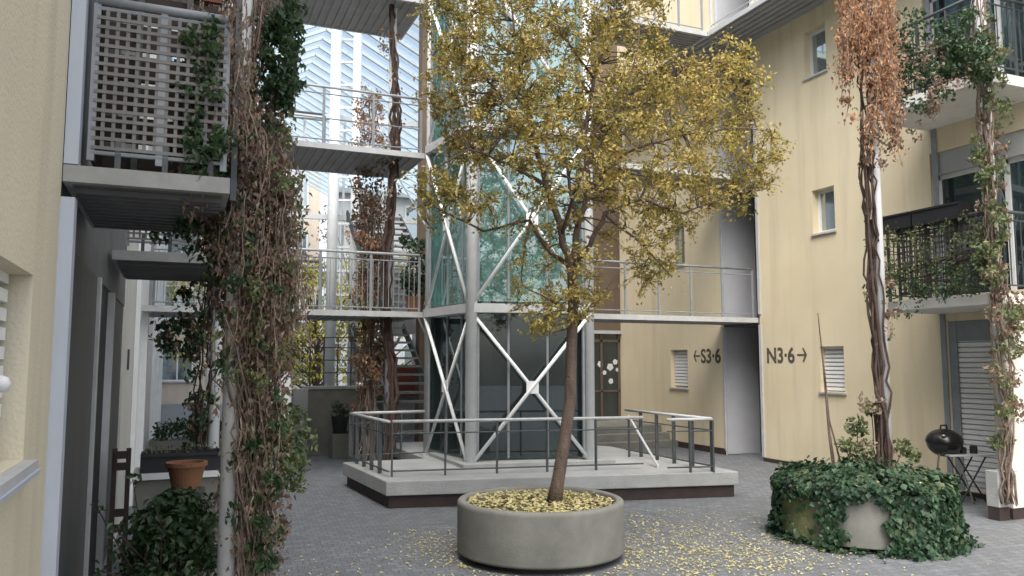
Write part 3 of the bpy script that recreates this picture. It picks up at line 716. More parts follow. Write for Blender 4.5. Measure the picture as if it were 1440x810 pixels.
# ------------------------------------------------------------------ vegetation helpers
def blob_leaves(b, c, rad, n, size, down=.2, squash=(1, 1, 1), nrmout=False):
    for _ in range(n):
        d = Vector((random.gauss(0, 1), random.gauss(0, 1), random.gauss(0, 1))).normalized(); r_ = rad * R() ** .45
        p = Vector(c) + Vector((d.x * squash[0], d.y * squash[1], d.z * squash[2])) * r_
        b.leaf(p, size * U(.6, 1.3), (d + Vector((U(-.6, .6), U(-.6, .6), U(-.2, .8)))).normalized() if nrmout else None, Vector((U(-1, 1), U(-1, 1), U(-1.2, .5) - down)))
    return b
def in_poly(x, y, P):
    c = False; n = len(P)
    for i in range(n):
        x1, y1 = P[i]; x2, y2 = P[(i + 1) % n]
        if (y1 > y) != (y2 > y) and x < (x2 - x1) * (y - y1) / (y2 - y1) + x1: c = not c
    return c
def edge_dist(x, y, P):
    best = 1e9
    for i in range(len(P)):
        a = Vector(P[i]); b_ = Vector(P[(i + 1) % len(P)]); p = Vector((x, y)); d = b_ - a
        t = max(0, min(1, (p - a).dot(d) / d.length_squared)); best = min(best, (p - a - d * t).length)
    return best
def wiggle(a, b_, n, amp):
    a = Vector(a); b_ = Vector(b_); L = (b_ - a).length; out = []
    o1 = Vector((U(-1, 1), U(-1, 1), U(-1, 1))) * amp * L
    for i in range(n + 1):
        t = i / n; out.append(a.lerp(b_, t) + o1 * math.sin(PI * t) + Vector((U(-1, 1), U(-1, 1), U(-1, 1))) * amp * .25 * L * (0 < i < n))
    return out

# ------------------------------------------------------------------ central concrete planter and autumn tree
PC = at(760, 705, D=7.68); PC = Vector((PC.x, PC.y, 0)); PR = .78
cp = empty('concrete_planter', tuple(PC), 'round grey concrete planter holding the yellow autumn tree', 'planter', 'round concrete planters')
PH = at(760, 722, D=6.9).z
MB().lathe(PC, [(.001, .05), (PR - .07, .05), (PR - .01, .06), (PR + .002, .075), (PR + .003, .085), (PR + .004, PH - .045), (PR + .004, PH - .035), (PR + .001, PH - .018), (PR - .008, PH - .006), (PR - .02, PH), (PR - .028, PH), (PR - .058, PH), (PR - .066, PH - .002), (PR - .074, PH - .01), (PR - .076, PH - .02), (PR - .085, PH - .12)], 96).build('drum', M['concrete'], cp, smooth=True)
MB().lathe(PC, [(PR - .12, 0.0), (PR - .12, .055)], 64).build('foot', M['plinth'], cp)
s = MB()
s.lathe(PC, [(.001, PH - .045), (PR - .3, PH - .05), (PR - .08, PH - .08)], 48).build('soil', M['soil'], cp, smooth=True)
fl_ = MB()
for _ in range(1500):
    a = U(0, 2 * PI); r_ = (PR - .10) * math.sqrt(R()); p = PC + Vector((r_ * math.cos(a), r_ * math.sin(a), PH - .045 + U(0, .03)))
    fl_.leaf(p, U(.03, .06), Vector((U(-.5, .5), U(-.5, .5), 1)).normalized(), Vector((U(-1, 1), U(-1, 1), 0)))
tag(fl_.build('fallen_leaves', M['fallen']), 'yellow fallen leaves covering the soil in the tree planter', 'leaves', kind='stuff')

TD_ = 7.68
def tp(px, py, dd=0): return at(px, py, D=TD_ + dd)
tree = empty('autumn_tree', tuple(tp(779, 713)), 'slender tree with olive yellow autumn leaves growing in the round concrete planter', 'tree')
base = tp(779, 714); base.z = PH - .06
trunk = [(base, .068), (tp(784, 680), .054), (tp(794, 620), .049), (tp(802, 560, .02), .050), (tp(803, 500, .03), .047), (tp(806, 440, .0), .043), (tp(804, 375, 0), .042)]
limbs = [
 [(804, 385, 0, .036), (790, 330, -.05, .030), (768, 260, -.1, .026), (752, 195, -.15, .020), (735, 120, -.1, .014), (722, 30, 0, .009), (715, -60, .1, .005)],
 [(805, 375, 0, .034), (812, 320, .05, .028), (828, 265, .1, .024), (822, 190, .15, .020), (835, 110, .1, .016), (860, 30, .05, .010), (850, -90, 0, .005)],
 [(806, 372, 0, .028), (830, 345, -.1, .022), (850, 300, -.2, .018), (900, 280, -.3, .014), (960, 300, -.35, .008), (1040, 270, -.4, .004)],
 [(805, 380, 0, .022), (770, 350, .2, .017), (745, 310, .3, .014), (680, 325, .3, .010), (600, 285, .2, .005)],
 [(822, 200, .15, .018), (870, 150, .25, .013), (930, 120, .4, .009), (1000, 90, .45, .006), (1050, 60, .4, .003)],
 [(828, 265, .1, .018), (880, 215, -.2, .013), (960, 190, -.4, .009), (1040, 180, -.5, .005), (1085, 185, -.5, .003)],
 [(768, 260, -.1, .018), (715, 230, -.35, .012), (660, 210, -.5, .008), (605, 240, -.5, .004)],
 [(752, 195, -.15, .014), (700, 130, .2, .010), (650, 80, .4, .006), (625, 20, .4, .003)],
 [(850, 300, -.2, .012), (905, 345, -.3, .009), (945, 390, -.3, .004)],
 [(745, 310, .3, .010), (735, 370, .1, .008), (728, 430, 0, .003)],
 [(803, 460, .03, .014), (830, 430, .1, .009), (850, 410, .15, .004)],
 [(806, 440, 0, .014), (770, 420, -.2, .009), (730, 400, -.3, .004)],
 [(835, 110, .1, .012), (790, 50, -.3, .008), (760, -40, -.4, .004)],
 [(812, 320, .05, .020), (800, 250, .5, .014), (780, 150, .7, .008), (800, 50, .7, .004)],
 [(790, 330, -.05, .018), (820, 240, -.6, .012), (880, 140, -.8, .007), (900, 40, -.8, .003)],
]
tb = MB(); tb.tube([p for p, _ in trunk], [r_ * 1.15 for _, r_ in trunk], 14)
nodes = []
for l in limbs:
    P_ = [tp(a, b_, c) for a, b_, c, _ in l]; rd = [q[3] for q in l]
    pts = []; rs = []
    for i in range(len(P_) - 1):
        for k in range(4):
            t = k / 4; j = Vector((U(-1, 1), U(-1, 1), U(-1, 1))) * .012 * (0 if k == 0 else 1)
            pts.append(P_[i].lerp(P_[i+1], t) + j); rs.append(rd[i] * (1 - t) + rd[i+1] * t)
    pts.append(P_[-1]); rs.append(rd[-1]); tb.tube(pts, [q * 1.2 for q in rs], 8); nodes += list(zip(pts, rs))
CROWN = [(598,0),(625,-90),(740,-150),(880,-120),(945,-20),(925,55),(985,80),(1040,55),(1062,100),(1072,160),(1092,185),(1085,250),(1050,300),(965,325),(935,400),(880,395),(845,430),(800,490),(735,460),(715,395),(745,330),(690,320),(650,300),(600,315),(580,250),(640,215),(600,140)]
SPARSE = [(650,225),(760,240),(745,330),(700,420),(690,320)]
cl = []; tries = 0
while len(cl) < 740 and tries < 40000:
    tries += 1
    x = U(575, 1095); y = U(-150, 490)
    if not in_poly(x, y, CROWN): continue
    e = edge_dist(x, y, CROWN); dm = min(1.0, .12 + e / 110)
    if y > 300 and R() < .62: continue
    if in_poly(x, y, SPARSE) and R() < .7: continue
    p = tp(x, y, U(-1, 1) * dm)
    # open gaps in the crown
    if any((p - q).length < .075 for q in cl): continue
    cl.append(p)
lf = MB(); tw_ = MB()
gaps = [tp(U(620, 1050), U(0, 380), U(-.8, .2)) for _ in range(36)]
for c in cl:
    q, qr = min(nodes, key=lambda n_: (n_[0] - c).length + (.12 if n_[0].z > c.z + .1 else 0))
    pth = wiggle(q, c, 4, .10); r0 = min(qr * .7, .011)
    tb.tube(pth, [r0, r0 * .8, r0 * .6, r0 * .4, r0 * .25], 5, False)
    if any((c - g_).length < .16 for g_ in gaps): continue
    k = random.choice((4, 5, 5, 6))
    for _ in range(k):
        d = Vector((U(-1, 1), U(-1, 1), U(-.7, 1))).normalized() * U(.09, .22); e = c + d
        tb.tube([c, c + d * .5 + Vector((0, 0, .01)), e], [.0042, .003, .002], 3, False)
        for j in range(random.randint(10, 17)):
            p = c.lerp(e, U(.15, 1.15)) + Vector((random.gauss(0, 1), random.gauss(0, 1), random.gauss(0, 1))) * .028
            lf.leaf(p, U(.022, .060), None, d.normalized() + Vector((U(-1, 1), U(-1, 1), U(-1, .5))), .3, .55)
for n_, r_ in nodes:          # leaves along outer limbs
    if r_ < .012:
        for _ in range(10):
            lf.leaf(n_ + Vector((random.gauss(0, 1), random.gauss(0, 1), random.gauss(0, 1))) * .06, U(.025, .05))
tb.build('trunk', M['bark_d'] if False else M['bark'], tree, smooth=True)
lf.build('crown', M['autumn'], tree)

# leaves on the paving
gl = MB()
def scatter(px, py, sx, sy, n):
    for _ in range(n):
        x = random.gauss(px, sx); y = random.gauss(py, sy)
        if y < 560: continue
        p = at(x, y, Z=0)
        if (Vector((p.x, p.y, 0)) - PC).length < PR + .01: continue
        if p.y > 8.5: continue
        p.z = .006 + R() * .012
        gl.leaf(p, U(.016, .042), Vector((U(-.4, .4), U(-.4, .4), 1)).normalized(), Vector((U(-1, 1), U(-1, 1), 0)), .3)
scatter(980, 775, 70, 28, 1500); scatter(1080, 790, 70, 22, 500); scatter(910, 745, 40, 25, 450); scatter(600, 760, 30, 22, 420); scatter(760, 790, 260, 40, 350); scatter(450, 790, 80, 30, 120); scatter(1130, 775, 60, 14, 200)
for _ in range(260):
    a = U(0, 2 * PI); r_ = PR + abs(random.gauss(0, .09)) + .02; p = PC + Vector((r_ * math.cos(a), r_ * math.sin(a), .01)); gl.leaf(p, U(.025, .05), Vector((U(-.5, .5), U(-.5, .5), 1)).normalized(), Vector((U(-1, 1), U(-1, 1), 0)))
tag(gl.build('fallen_leaves', M['fallen']), 'yellow leaves scattered on the grey paving around the planters', 'leaves', kind='stuff')

# ------------------------------------------------------------------ ivy planter (right)
IC = at(1212, 690, D=8.45); IC = Vector((IC.x, IC.y, 0)); IR = .80
ip = empty('concrete_planter', tuple(IC), 'round concrete planter almost hidden by hanging ivy', 'planter', 'round concrete planters')
MB().lathe(IC, [(.001, .04), (IR - .05, .04), (IR, .05), (IR, .06), (IR + .004, PH - .04), (IR + .004, PH - .03), (IR - .01, PH), (IR - .02, PH), (IR - .08, PH), (IR - .09, PH - .1)], 80).build('drum', M['concrete'], ip, smooth=True)
MB().lathe(IC, [(.001, PH - .05), (IR - .085, PH - .06)], 40).build('soil', M['soil'], ip)
# moss patch slightly proud on left side
def drum_patch(px0, px1, z0, z1, m, name):
    b = MB()
    def ang(px):
        rr = ray(px, 700); d = Vector((rr.x, rr.y)).normalized(); o = Vector((IC.x, IC.y)); t = o.dot(d); pd = o - d * t; h = math.sqrt(max(0, (IR + .01) ** 2 - pd.length_squared)); q = d * (t - h) - o; return math.atan2(q.y, q.x)
    a0, a1 = ang(px0), ang(px1)
    while a1 - a0 > PI: a1 -= 2 * PI
    while a1 - a0 < -PI: a1 += 2 * PI
    N = 10
    for i in range(N):
        t0 = a0 + (a1 - a0) * i / N; t1 = a0 + (a1 - a0) * (i + 1) / N; rr = IR + .012
        b.poly([(IC.x + rr * math.cos(t0), IC.y + rr * math.sin(t0), z0), (IC.x + rr * math.cos(t1), IC.y + rr * math.sin(t1), z0), (IC.x + rr * math.cos(t1), IC.y + rr * math.sin(t1), z1), (IC.x + rr * math.cos(t0), IC.y + rr * math.sin(t0), z1)])
    b.build(name, m, ip)
    return a0, a1
drum_patch(1100, 1145, .08, PH - .03, M['moss'], 'moss_patch')
iv = empty('ivy', tuple(IC + Vector((0, 0, PH - .05))), 'dark green ivy spilling over the right round planter down to the paving', 'ivy')
b = MB()
def gapf(a):
    P = IC + Vector((math.cos(a), math.sin(a), 0)) * IR; d = P; D = d.dot(FH); return CX + F * P.dot(RT) / D / 1.004
for _ in range(13000):
    a = U(0, 2 * PI); u = R()
    if u < .42:     # mound on top
        r_ = (IR + .10) * math.sqrt(R()); z = PH + .02 + .16 * (1 - (r_ / (IR + .1)) ** 2) * U(.3, 1) + .07 * math.sin(a * 5 + r_ * 6) * R() + .05 * math.sin(a * 13) + U(-.03, .06)
        b.leaf(IC + Vector((r_ * math.cos(a), r_ * math.sin(a), z)), U(.022, .078), Vector((U(-.9, .7) + math.cos(a) * .5, U(-.7, .7) + math.sin(a) * .5, 1)).normalized(), Vector((math.cos(a), math.sin(a), -.5)), .2, .95)
    else:
        z = PH + .03 - (PH + .03) * R() ** .9; px = gapf(a)
        vis = math.cos(a - math.atan2(-IC.y, -IC.x)) > 0
        if vis and 1178 < px + 6 * math.sin(z * 30) < 1232 and z < PH - .04 + .02 * math.sin(a * 40): continue
        if vis and 1094 < px + 5 * math.sin(z * 25) < 1146 and z < PH - .08 + .03 * math.sin(a * 35) and R() < .93: continue
        rr = IR + .03 + .06 * R() + (.11 * (1 - z / PH) ** 2 * (1.5 if px > 1250 and vis else .8)) * R()
        b.leaf(IC + Vector((rr * math.cos(a), rr * math.sin(a), max(.015, z))), U(.022, .078), Vector((math.cos(a) + U(-.9, .9), math.sin(a) + U(-.9, .9), U(-.4, .8))).normalized(), Vector((U(-.5, .5), U(-.5, .5), -1)), .2, .95)
for _ in range(420):   # runners on the ground to the right
    a = U(0, 2 * PI); r_ = IR + abs(random.gauss(0, .10)); p = IC + Vector((r_ * math.cos(a), r_ * math.sin(a), U(.01, .06)))
    b.leaf(p, U(.04, .08), Vector((U(-.6, .6), U(-.6, .6), 1)).normalized(), None, .2, .95)
b.build('foliage', M['ivy'], iv)
b = MB()
for _ in range(90):
    a = U(0, 2 * PI); r_ = IR * math.sqrt(R()); b.leaf(IC + Vector((r_ * math.cos(a), r_ * math.sin(a), PH + .14 + U(0, .06) - .10 * (r_ / IR) ** 2)), U(.02, .045), Vector((U(-.4, .4), U(-.4, .4), 1)).normalized())
tag(b.build('fallen_leaves', M['fallen']), 'few yellow leaves caught on top of the ivy', 'leaves', kind='stuff')
b = MB()
b = MB()
for _ in range(24):
    a = U(-1.6, 1.2); P_ = [IC + Vector((math.cos(a + U(-.1, .1)) * (IR - .1 + .14 * min(1, k)), math.sin(a + U(-.1, .1)) * (IR - .1 + .14 * min(1, k)), max(.02, PH + .03 - .1 * k))) for k in range(5)]
    b.tube(P_, .004, 4)
b.build('stem', M['stem_d'], iv)
# plants standing in the ivy planter
bs = empty('shrub', tuple(IC + Vector((-.15, .2, PH))), 'loose pale green shrub rising behind the ivy beside the vine post', 'shrub')
b = MB(); c2 = MB()
for (px, py, rd, n) in ((1205, 600, .13, 130), (1190, 625, .10, 90), (1225, 575, .09, 70), (1270, 630, .11, 110), (1285, 640, .08, 60), (1215, 640, .16, 160)):
    p = at(px, py, D=8.65); blob_leaves(b, p, rd, n, .06, .3); c2.tube(wiggle(Vector((p.x * .5 + IC.x * .5, p.y * .5 + IC.y * .5, PH - .05)), p, 4, .06), .005, 4)
b.build('foliage', M['green_pale'], bs); c2.build('stem', M['stem_d'], bs)
b = MB(); p = at(1175, 650, D=8.75); q = at(1150, 440, D=8.9); p.z = PH - .05
b.tube([p, p.lerp(q, .3) + Vector((-.02, 0, 0)), p.lerp(q, .7), q], [.022, .016, .010, .005], 7).tube([at(1182, 650, D=8.8), at(1166, 590, D=8.85), at(1160, 520, D=8.8)], [.012, .009, .004], 6)
tag(b.build('bare_stake', M['bark']), 'bare leaning branch standing in the ivy planter against the yellow wall', 'branch')

# ------------------------------------------------------------------ posts + vines
def post(px, D, z1, r_, label, m='white_steel', z0=0, pxtop=None):
    p = at(px, 700 if D < 9 else 600, D=D)
    t = empty('steel_post', (p.x, p.y, z0), label, 'post', 'steel posts carrying the climbers')
    top = (p.x, p.y, z1)
    MB().tube([(p.x, p.y, z0), top], r_, 20).build('shaft', M[m], t, smooth=True)
    MB().tube([(p.x, p.y, z0 + .003), (p.x, p.y, z0 + .02)], r_ * 1.8, 20).build('foot_plate', M['pale_steel'], t)
    return Vector((p.x, p.y, 0))
LP = post(321, 4.30, 9, .045, 'round white post on the left wrapped by the big brown vine', 'white_paint')
RP = post(1251, 8.6, 9, .05, 'white post standing in the ivy planter wrapped by a dark vine', z0=PH - .05)
RP2 = post(1412, 9.35, 9, .06, 'white post at the right edge beside the roller shutter', z0=.55)
BP = post(545, 13.35, 9, .06, 'pale post at the rear gallery wrapped by a dark thick vine', 'pale_steel')
LP2 = post(297, 7.2, 5.2, .05, 'second pale post deeper in on the left, half hidden by vines')
LP3 = post(293, 11.9, 5.2, .06, 'third slim pale post far in on the left')

def vine(label, c, z0, z1, rad, ns, stemr, mstem, seed, leanfn=lambda z: Vector((0, 0, 0)), densf=None, leafset=(), cat='climbing plant', name='climbing_vine', mdl=None):
    random.seed(seed)
    t = empty(name, (c.x, c.y, z0), label, cat, 'climbers on the steel posts')
    b = MB(); H = z1 - z0; k = max(6, int(H / .16))
    for i in range(ns):
        a = U(0, 2 * PI); da = U(-.35, .35); r0 = rad * U(.25, 1); pts = []; zs = z0 if i < ns * .6 else U(z0, z1 - .3); ze = z1 if i < ns * .5 else U(zs + .3, z1)
        kk = max(4, int((ze - zs) / .14))
        for j in range(kk + 1):
            z = zs + (ze - zs) * j / kk; a += da * U(-.4, 2.2); rr = (r0 + U(-.45, .45) * rad) * (densf(z) if densf else 1)
            pts.append(c + leanfn(z) + Vector((math.cos(a) * rr, math.sin(a) * rr, z + (U(-.02, .02) if 0 < j < kk else 0))))
        w = stemr * U(.35, 1.0); b.tube(pts, [w * (1 - .5 * j / kk) for j in range(kk + 1)], 5)
    b.build('stem', M[mstem], t, smooth=True)
    for (nm, m, items, size) in leafset:
        b = MB()
        for (p, rr, n) in items: blob_leaves(b, p, rr, n, size, .5)
        b.build(nm, M[m], t)
    return t
def blobs(D, rng, specs):
    out = []
    for (x0, x1, y0, y1, cnt, rr, n) in specs:
        for _ in range(cnt): out.append((at(U(x0, x1), U(y0, y1), D=D + U(-rng, rng)), rr * U(.7, 1.3), n))
    return out
def strands(b, lst, size, spread=.03, stems=None):
    for (p, L, n) in lst:
        q = Vector(p); dx = Vector((U(-.15, .15), U(-.15, .15), 0)); pts = [q + dx * t * t * L + Vector((U(-.01, .01), U(-.01, .01), -L * t)) for t in [i / 6 for i in range(7)]]
        if stems is not None: stems.tube(pts, .0035, 4, False)
        for _ in range(n):
            t = min(.999, R() ** .8) * 6; i = min(5, int(t)); c = pts[i].lerp(pts[i+1], t - i) + Vector((random.gauss(0, 1), random.gauss(0, 1), random.gauss(0, 1))) * spread
            b.leaf(c, size * U(.5, 1.35), None, Vector((U(-.6, .6), U(-.6, .6), -1)), .5, .5)
def strand_obj(name, m, parent, specs, D, rng, size, spread):
    b = MB(); st_ = MB()
    for (x0, x1, y0, y1, cnt, L0, L1_, n) in specs:
        strands(b, [(at(U(x0, x1), U(y0, y1), D=D + U(-rng, rng)), U(L0, L1_), n) for _ in range(cnt)], size, spread, st_)
    b.build(name, M[m], parent); st_.build('tendril', M['stem'], parent)
# big left vine
random.seed(21)
vl = LP + Vector((.11, .0, 0))
green = blobs(4.15, .08, [(300, 400, 60, 620, 22, .045, 14), (330, 400, 560, 800, 12, .05, 18)]) + blobs(3.75, .06, [(262, 320, 30, 250, 34, .055, 30)]) + blobs(4.35, .15, [(255, 330, 10, 330, 80, .075, 40), (372, 418, 0, 150, 60, .055, 34), (250, 300, 220, 330, 14, .06, 26), (270, 330, 330, 420, 9, .06, 26), (370, 425, 330, 470, 6, .05, 18), (330, 395, 640, 800, 18, .06, 24), (300, 330, 120, 420, 14, .07, 26)])
dry = blobs(4.4, .18, [(300, 405, 120, 470, 130, .07, 36), (330, 395, 350, 640, 50, .06, 28), (290, 410, 180, 400, 50, .07, 30), (345, 400, 680, 800, 14, .06, 24)])
pale = blobs(4.15, .08, [(300, 405, 130, 560, 40, .04, 12)]) + blobs(4.4, .15, [(365, 425, 570, 690, 44, .055, 24), (385, 425, 150, 450, 20, .05, 18), (380, 440, 600, 640, 7, .05, 14), (395, 425, 230, 450, 10, .05, 14), (340, 400, 690, 790, 10, .06, 18), (300, 400, 500, 700, 8, .05, 12)])
big_vine = vine('huge tangled brown vine wrapping the left post with green and withered leaves', vl, 0, 4.6, .13, 130, .0075, 'stem', 5,
     leanfn=lambda z: Vector((.02 * math.sin(z * 1.7) - (.09 if z > 3.1 else 0), .06 if z > 3.1 else 0, 0)), densf=lambda z: .62 if z < 1.1 else (.8 if z < 1.7 else (1.15 if z < 3 else .8)),
     leafset=[('green_foliage', 'green_dark', green, .045), ('withered_foliage', 'vine_mix', dry, .042), ('pale_foliage', 'green_pale', pale, .038)])
random.seed(61)
strand_obj('hanging_leaves', 'vine_mix', big_vine, [(262, 345, 20, 230, 60, .2, .5, 38), (300, 400, 130, 470, 80, .25, .6, 40), (330, 395, 400, 600, 40, .2, .45, 30), (385, 425, 200, 420, 22, .2, .5, 26), (300, 390, 600, 780, 18, .1, .25, 22)], 4.32, .22, .034, .028)
strand_obj('front_leaves', 'vine_mix', big_vine, [(268, 350, -20, 170, 46, .15, .4, 26), (250, 300, 180, 250, 12, .1, .25, 20)], 3.85, .08, .032, .03)
strand_obj('crown_leaves', 'vine_mix', big_vine, [(290, 400, -60, 60, 40, .2, .5, 34)], 4.5, .15, .034, .035)
# white post vine at right (on ivy planter)
random.seed(22)
red = blobs(8.5, .25, [(1190, 1252, -40, 110, 34, .10, 30), (1180, 1200, 140, 180, 3, .05, 14)])
g2 = blobs(8.5, .15, [(1215, 1262, 110, 235, 30, .07, 28), (1235, 1262, 380, 480, 8, .05, 18), (1205, 1250, 560, 640, 6, .07, 20)])
rv_ = vine('dark twisting vine in the ivy planter with rust coloured leaves at the top', RP + Vector((-.07, 0, 0)), PH - .05, 5.9, .075, 16, .022, 'stem_d', 6,
     leanfn=lambda z: Vector((.04 * math.sin(z * 1.3) - .03, 0, 0)), leafset=[('rust_foliage', 'vine_red', red, .06), ('green_foliage', 'vine_mix', g2, .05)])
random.seed(62)
strand_obj('hanging_leaves', 'vine_red', rv_, [(1178, 1252, -60, 60, 70, .4, .95, 46), (1215, 1262, 60, 170, 34, .3, .7, 34)], 8.4, .25, .05, .045)
# garland between the two right posts
random.seed(23)
ga = empty('creeper', tuple(at(1320, 100, D=8.9)), 'leafy creeper hanging over the upper right balcony rail between the two posts', 'climbing plant')
b = MB()
for (p, r_, n) in blobs(8.9, .25, [(1250, 1400, 60, 110, 46, .12, 40), (1255, 1350, 15, 65, 22, .08, 26), (1255, 1350, 90, 150, 22, .11, 34), (1340, 1400, 15, 110, 26, .11, 36), (1265, 1320, 30, 60, 3, .08, 24)]): blob_leaves(b, p, r_, n, .055, .3)
b.build('green_foliage', M['green_dark'], ga)
b = MB()
for (p, r_, n) in blobs(8.8, .2, [(1255, 1325, 115, 160, 12, .08, 26), (1250, 1400, 60, 120, 16, .10, 20), (1262, 1300, 170, 215, 7, .04, 8)]): blob_leaves(b, p, r_, n, .052, .6)
b.build('rust_foliage', M['vine_mix'], ga)
b = MB()
for _ in range(9): b.tube(wiggle(at(1248, U(60, 140), D=8.7), at(1400, U(20, 110), D=9.2), 8, .05), .007, 5)
b.build('stem', M['stem_d'], ga)
# right edge vine
random.seed(24)
g3 = blobs(9.2, .2, [(1365, 1420, 130, 260, 20, .09, 30), (1400, 1425, 540, 640, 10, .08, 26), (1395, 1440, 430, 520, 14, .10, 26), (1375, 1410, 260, 400, 26, .09, 34), (1385, 1420, 60, 150, 12, .08, 30), (1380, 1400, 0, 60, 6, .08, 22)])
r3 = blobs(9.2, .15, [(1375, 1415, 60, 420, 26, .08, 22), (1395, 1440, 420, 540, 18, .10, 26), (1405, 1440, 560, 600, 5, .08, 20)])
vine('mixed green and rust vine climbing the right edge post', RP2 + Vector((-.05, -.08, 0)), .2, 6.3, .09, 20, .018, 'stem', 8, leanfn=lambda z: Vector((-.05 + .05 * math.sin(z), 0, 0)), leafset=[('green_foliage', 'green_pale', g3, .06), ('rust_foliage', 'vine_mix', r3, .06)])
# creeper covering lower balcony railing
random.seed(25)
cb = empty('creeper', (BX - .1, 7.2, L1), 'pale leafy creeper covering the railing of the lower right balcony', 'climbing plant')
b = MB(); b3 = MB()
for _ in range(80):
    y = U(BY0 + .05, BY1 - .1); z = U(L1 + .06, L1 + .95); blob_leaves(b, (BX - .10 - U(0, .08), y, z), .09, 20, .045, .4)
for _ in range(34): blob_leaves(b3, (BX - .12 - U(0, .1), U(BY0, BY1), U(L1 - .02, L1 + .35)), .10, 22, .05, .5)
for (p, r_, n) in blobs(9.6, .1, [(1255, 1295, 430, 448, 5, .06, 12)]): blob_leaves(b3, p, r_, n, .05, .8)
b.build('green_foliage', M['green_pale'], cb); b3.build('withered_foliage', M['green_dark'], cb)
b = MB()
for _ in range(14): b.tube(wiggle((BX - .05, BY0, L1 + U(.1, .8)), (BX - .05, BY1, L1 + U(.1, .9)), 7, .05), .006, 5)
b.build('stem', M['stem_d'], cb)
# rear vines
random.seed(26)
dk = blobs(13.2, .15, [(530, 560, 40, 360, 22, .13, 16)])
vine('thick dark vine running up the rear gallery post', BP + Vector((-.02, -.1, 0)), 0, 8.2, .09, 12, .045, 'stem_d', 9, leanfn=lambda z: Vector((.07 * math.sin(z * 1.4), 0, 0)), leafset=[('foliage', 'vine_mix', dk, .07)])
br_ = blobs(13.6, .3, [(505, 535, 240, 400, 26, .18, 40), (505, 545, 450, 570, 26, .18, 36), (500, 530, 400, 450, 8, .15, 30)])
q = at(520, 600, D=13.7)
vine('shaggy brown vine column beside the rear gallery post', Vector((q.x, q.y, 0)), 0, 4.8, .16, 22, .025, 'stem', 10, leafset=[('foliage', 'vine_red', [i for i in br_ if R() < .6], .08), ('withered_foliage', 'vine_mix', br_, .08)])
# second left vine deeper in
q = at(268, 600, D=7.6)
v2 = blobs(7.3, .3, [(215, 290, 450, 500, 18, .10, 26), (255, 300, 250, 470, 16, .10, 24), (262, 300, 520, 640, 14, .09, 26)])
vine('dark vine on the second left post with hanging green leaves', LP2 + Vector((-.08, 0, 0)), 0, 4.2, .07, 14, .016, 'stem_d', 11, leafset=[('foliage', 'green_dark', v2, .06), ('withered_foliage', 'vine_mix', v2[::3], .06)])
hang = blobs(5.0, .15, [(205, 270, 275, 335, 16, .07, 24)])
b = MB()
for (p, r_, n) in hang: blob_leaves(b, p, r_, n, .04, .6)
hb = empty('creeper', tuple(at(240, 280, D=5)), 'small green creeper hanging under the nearest left balcony', 'climbing plant'); b.build('foliage', M['green_dark'], hb)
b = MB()
for (p, r_, n) in hang[:8]: b.tube(wiggle(at(250, 262, D=5), p, 4, .1), .004, 4)
b.build('stem', M['stem_d'], hb)
# dried bush on the middle gallery, plant by the stairs
random.seed(27)
def potted(label, px, py, D, z, cols, h, w, n, leafm, size, pot='terracotta', cat='potted plant', grp=None, pr=.16):
    c = at(px, py, D=D); t = empty('potted_plant', (c.x, c.y, z), label, cat, grp)
    MB().lathe((c.x, c.y, z), [(.001, .003), (pr * .75, .003), (pr, .26), (pr * 1.06, .26), (pr * 1.06, .30), (pr * .9, .30), (pr * .88, .26), (.001, .25)], 24).build('pot', M[pot], t)
    b = MB()
    for _ in range(cols):
        a = U(0, 2 * PI); r_ = w * math.sqrt(R()); blob_leaves(b, (c.x + r_ * math.cos(a), c.y + r_ * math.sin(a), z + .3 + h * R()), .12, n, size, .2)
    b.build('foliage', M[leafm], t)
    b = MB()
    for _ in range(6): a = U(0, 2 * PI); b.tube(wiggle((c.x, c.y, z + .25), (c.x + w * .6 * math.cos(a), c.y + w * .6 * math.sin(a), z + .3 + h * U(.5, .9)), 4, .06), .008, 5)
    b.build('stem', M['stem'], t)
    return t
potted('withered brown bush in a pot on the middle rear gallery', 520, 180, 13.9, L2 + .005, 34, 1.05, .28, 30, 'vine_red', .06, 'pale_steel' if False else 'white_paint')
potted('dark green potted plant on the lowest rear gallery beside the stairs', 585, 330, 13.6, L1 + .005, 30, 1.0, .26, 30, 'green_dark', .08)
potted('small dark leafed plant beside the square planter box', 478, 600, 15.35, .482, 8, .25, .1, 20, 'green_dark', .07, 'black_matt')

# far trees (yellow) beyond the garden wall
def bg_tree(label, x, y, h, w, n, m, seed, grp='trees beyond the passage'):
    random.seed(seed)
    t = empty('tree', (x, y, 0), label, 'tree', grp)
    b = MB(); b.tube([(x, y, 0), (x + .05, y, h * .4), (x, y + .05, h * .75)], [.12, .09, .04], 8); cs = []
    for _ in range(n):
        a = U(0, 2 * PI); r_ = w * math.sqrt(R()); z = h * U(.28, 1); r_ *= 1.1 - abs(z / h - .55); c = Vector((x + r_ * math.cos(a), y + r_ * math.sin(a), z)); cs.append(c)
        b.tube(wiggle((x, y, z * .6), c, 4, .07), [.03, .02, .015, .01, .006], 4, False)
    b.build('trunk', M['bark'], t, smooth=True); l = MB()
    for c in cs: blob_leaves(l, c, .42, 46, .13, .2)
    l.build('crown', M[m], t)
bg_tree('yellow autumn tree seen below the lowest rear gallery', 3.6, 23, 4.6, 1.8, 80, 'yellow_tree', 31)
bg_tree('greener tree in the passage left of the white columns', 1.6, 22, 5.0, 1.4, 36, 'green_pale', 32)
bg_tree('yellow green tree far down the left passage', 1.0, 28, 5.5, 1.4, 36, 'yellow_tree', 33)
bg_tree('pale orange tree behind the stairs', 6.0, 24, 5.0, 1.5, 34, 'yellow_tree', 34)
bg_tree('rust coloured tree top beyond the glass canopy', 5.2, 26, 7.2, 1.4, 30, 'vine_red', 35)

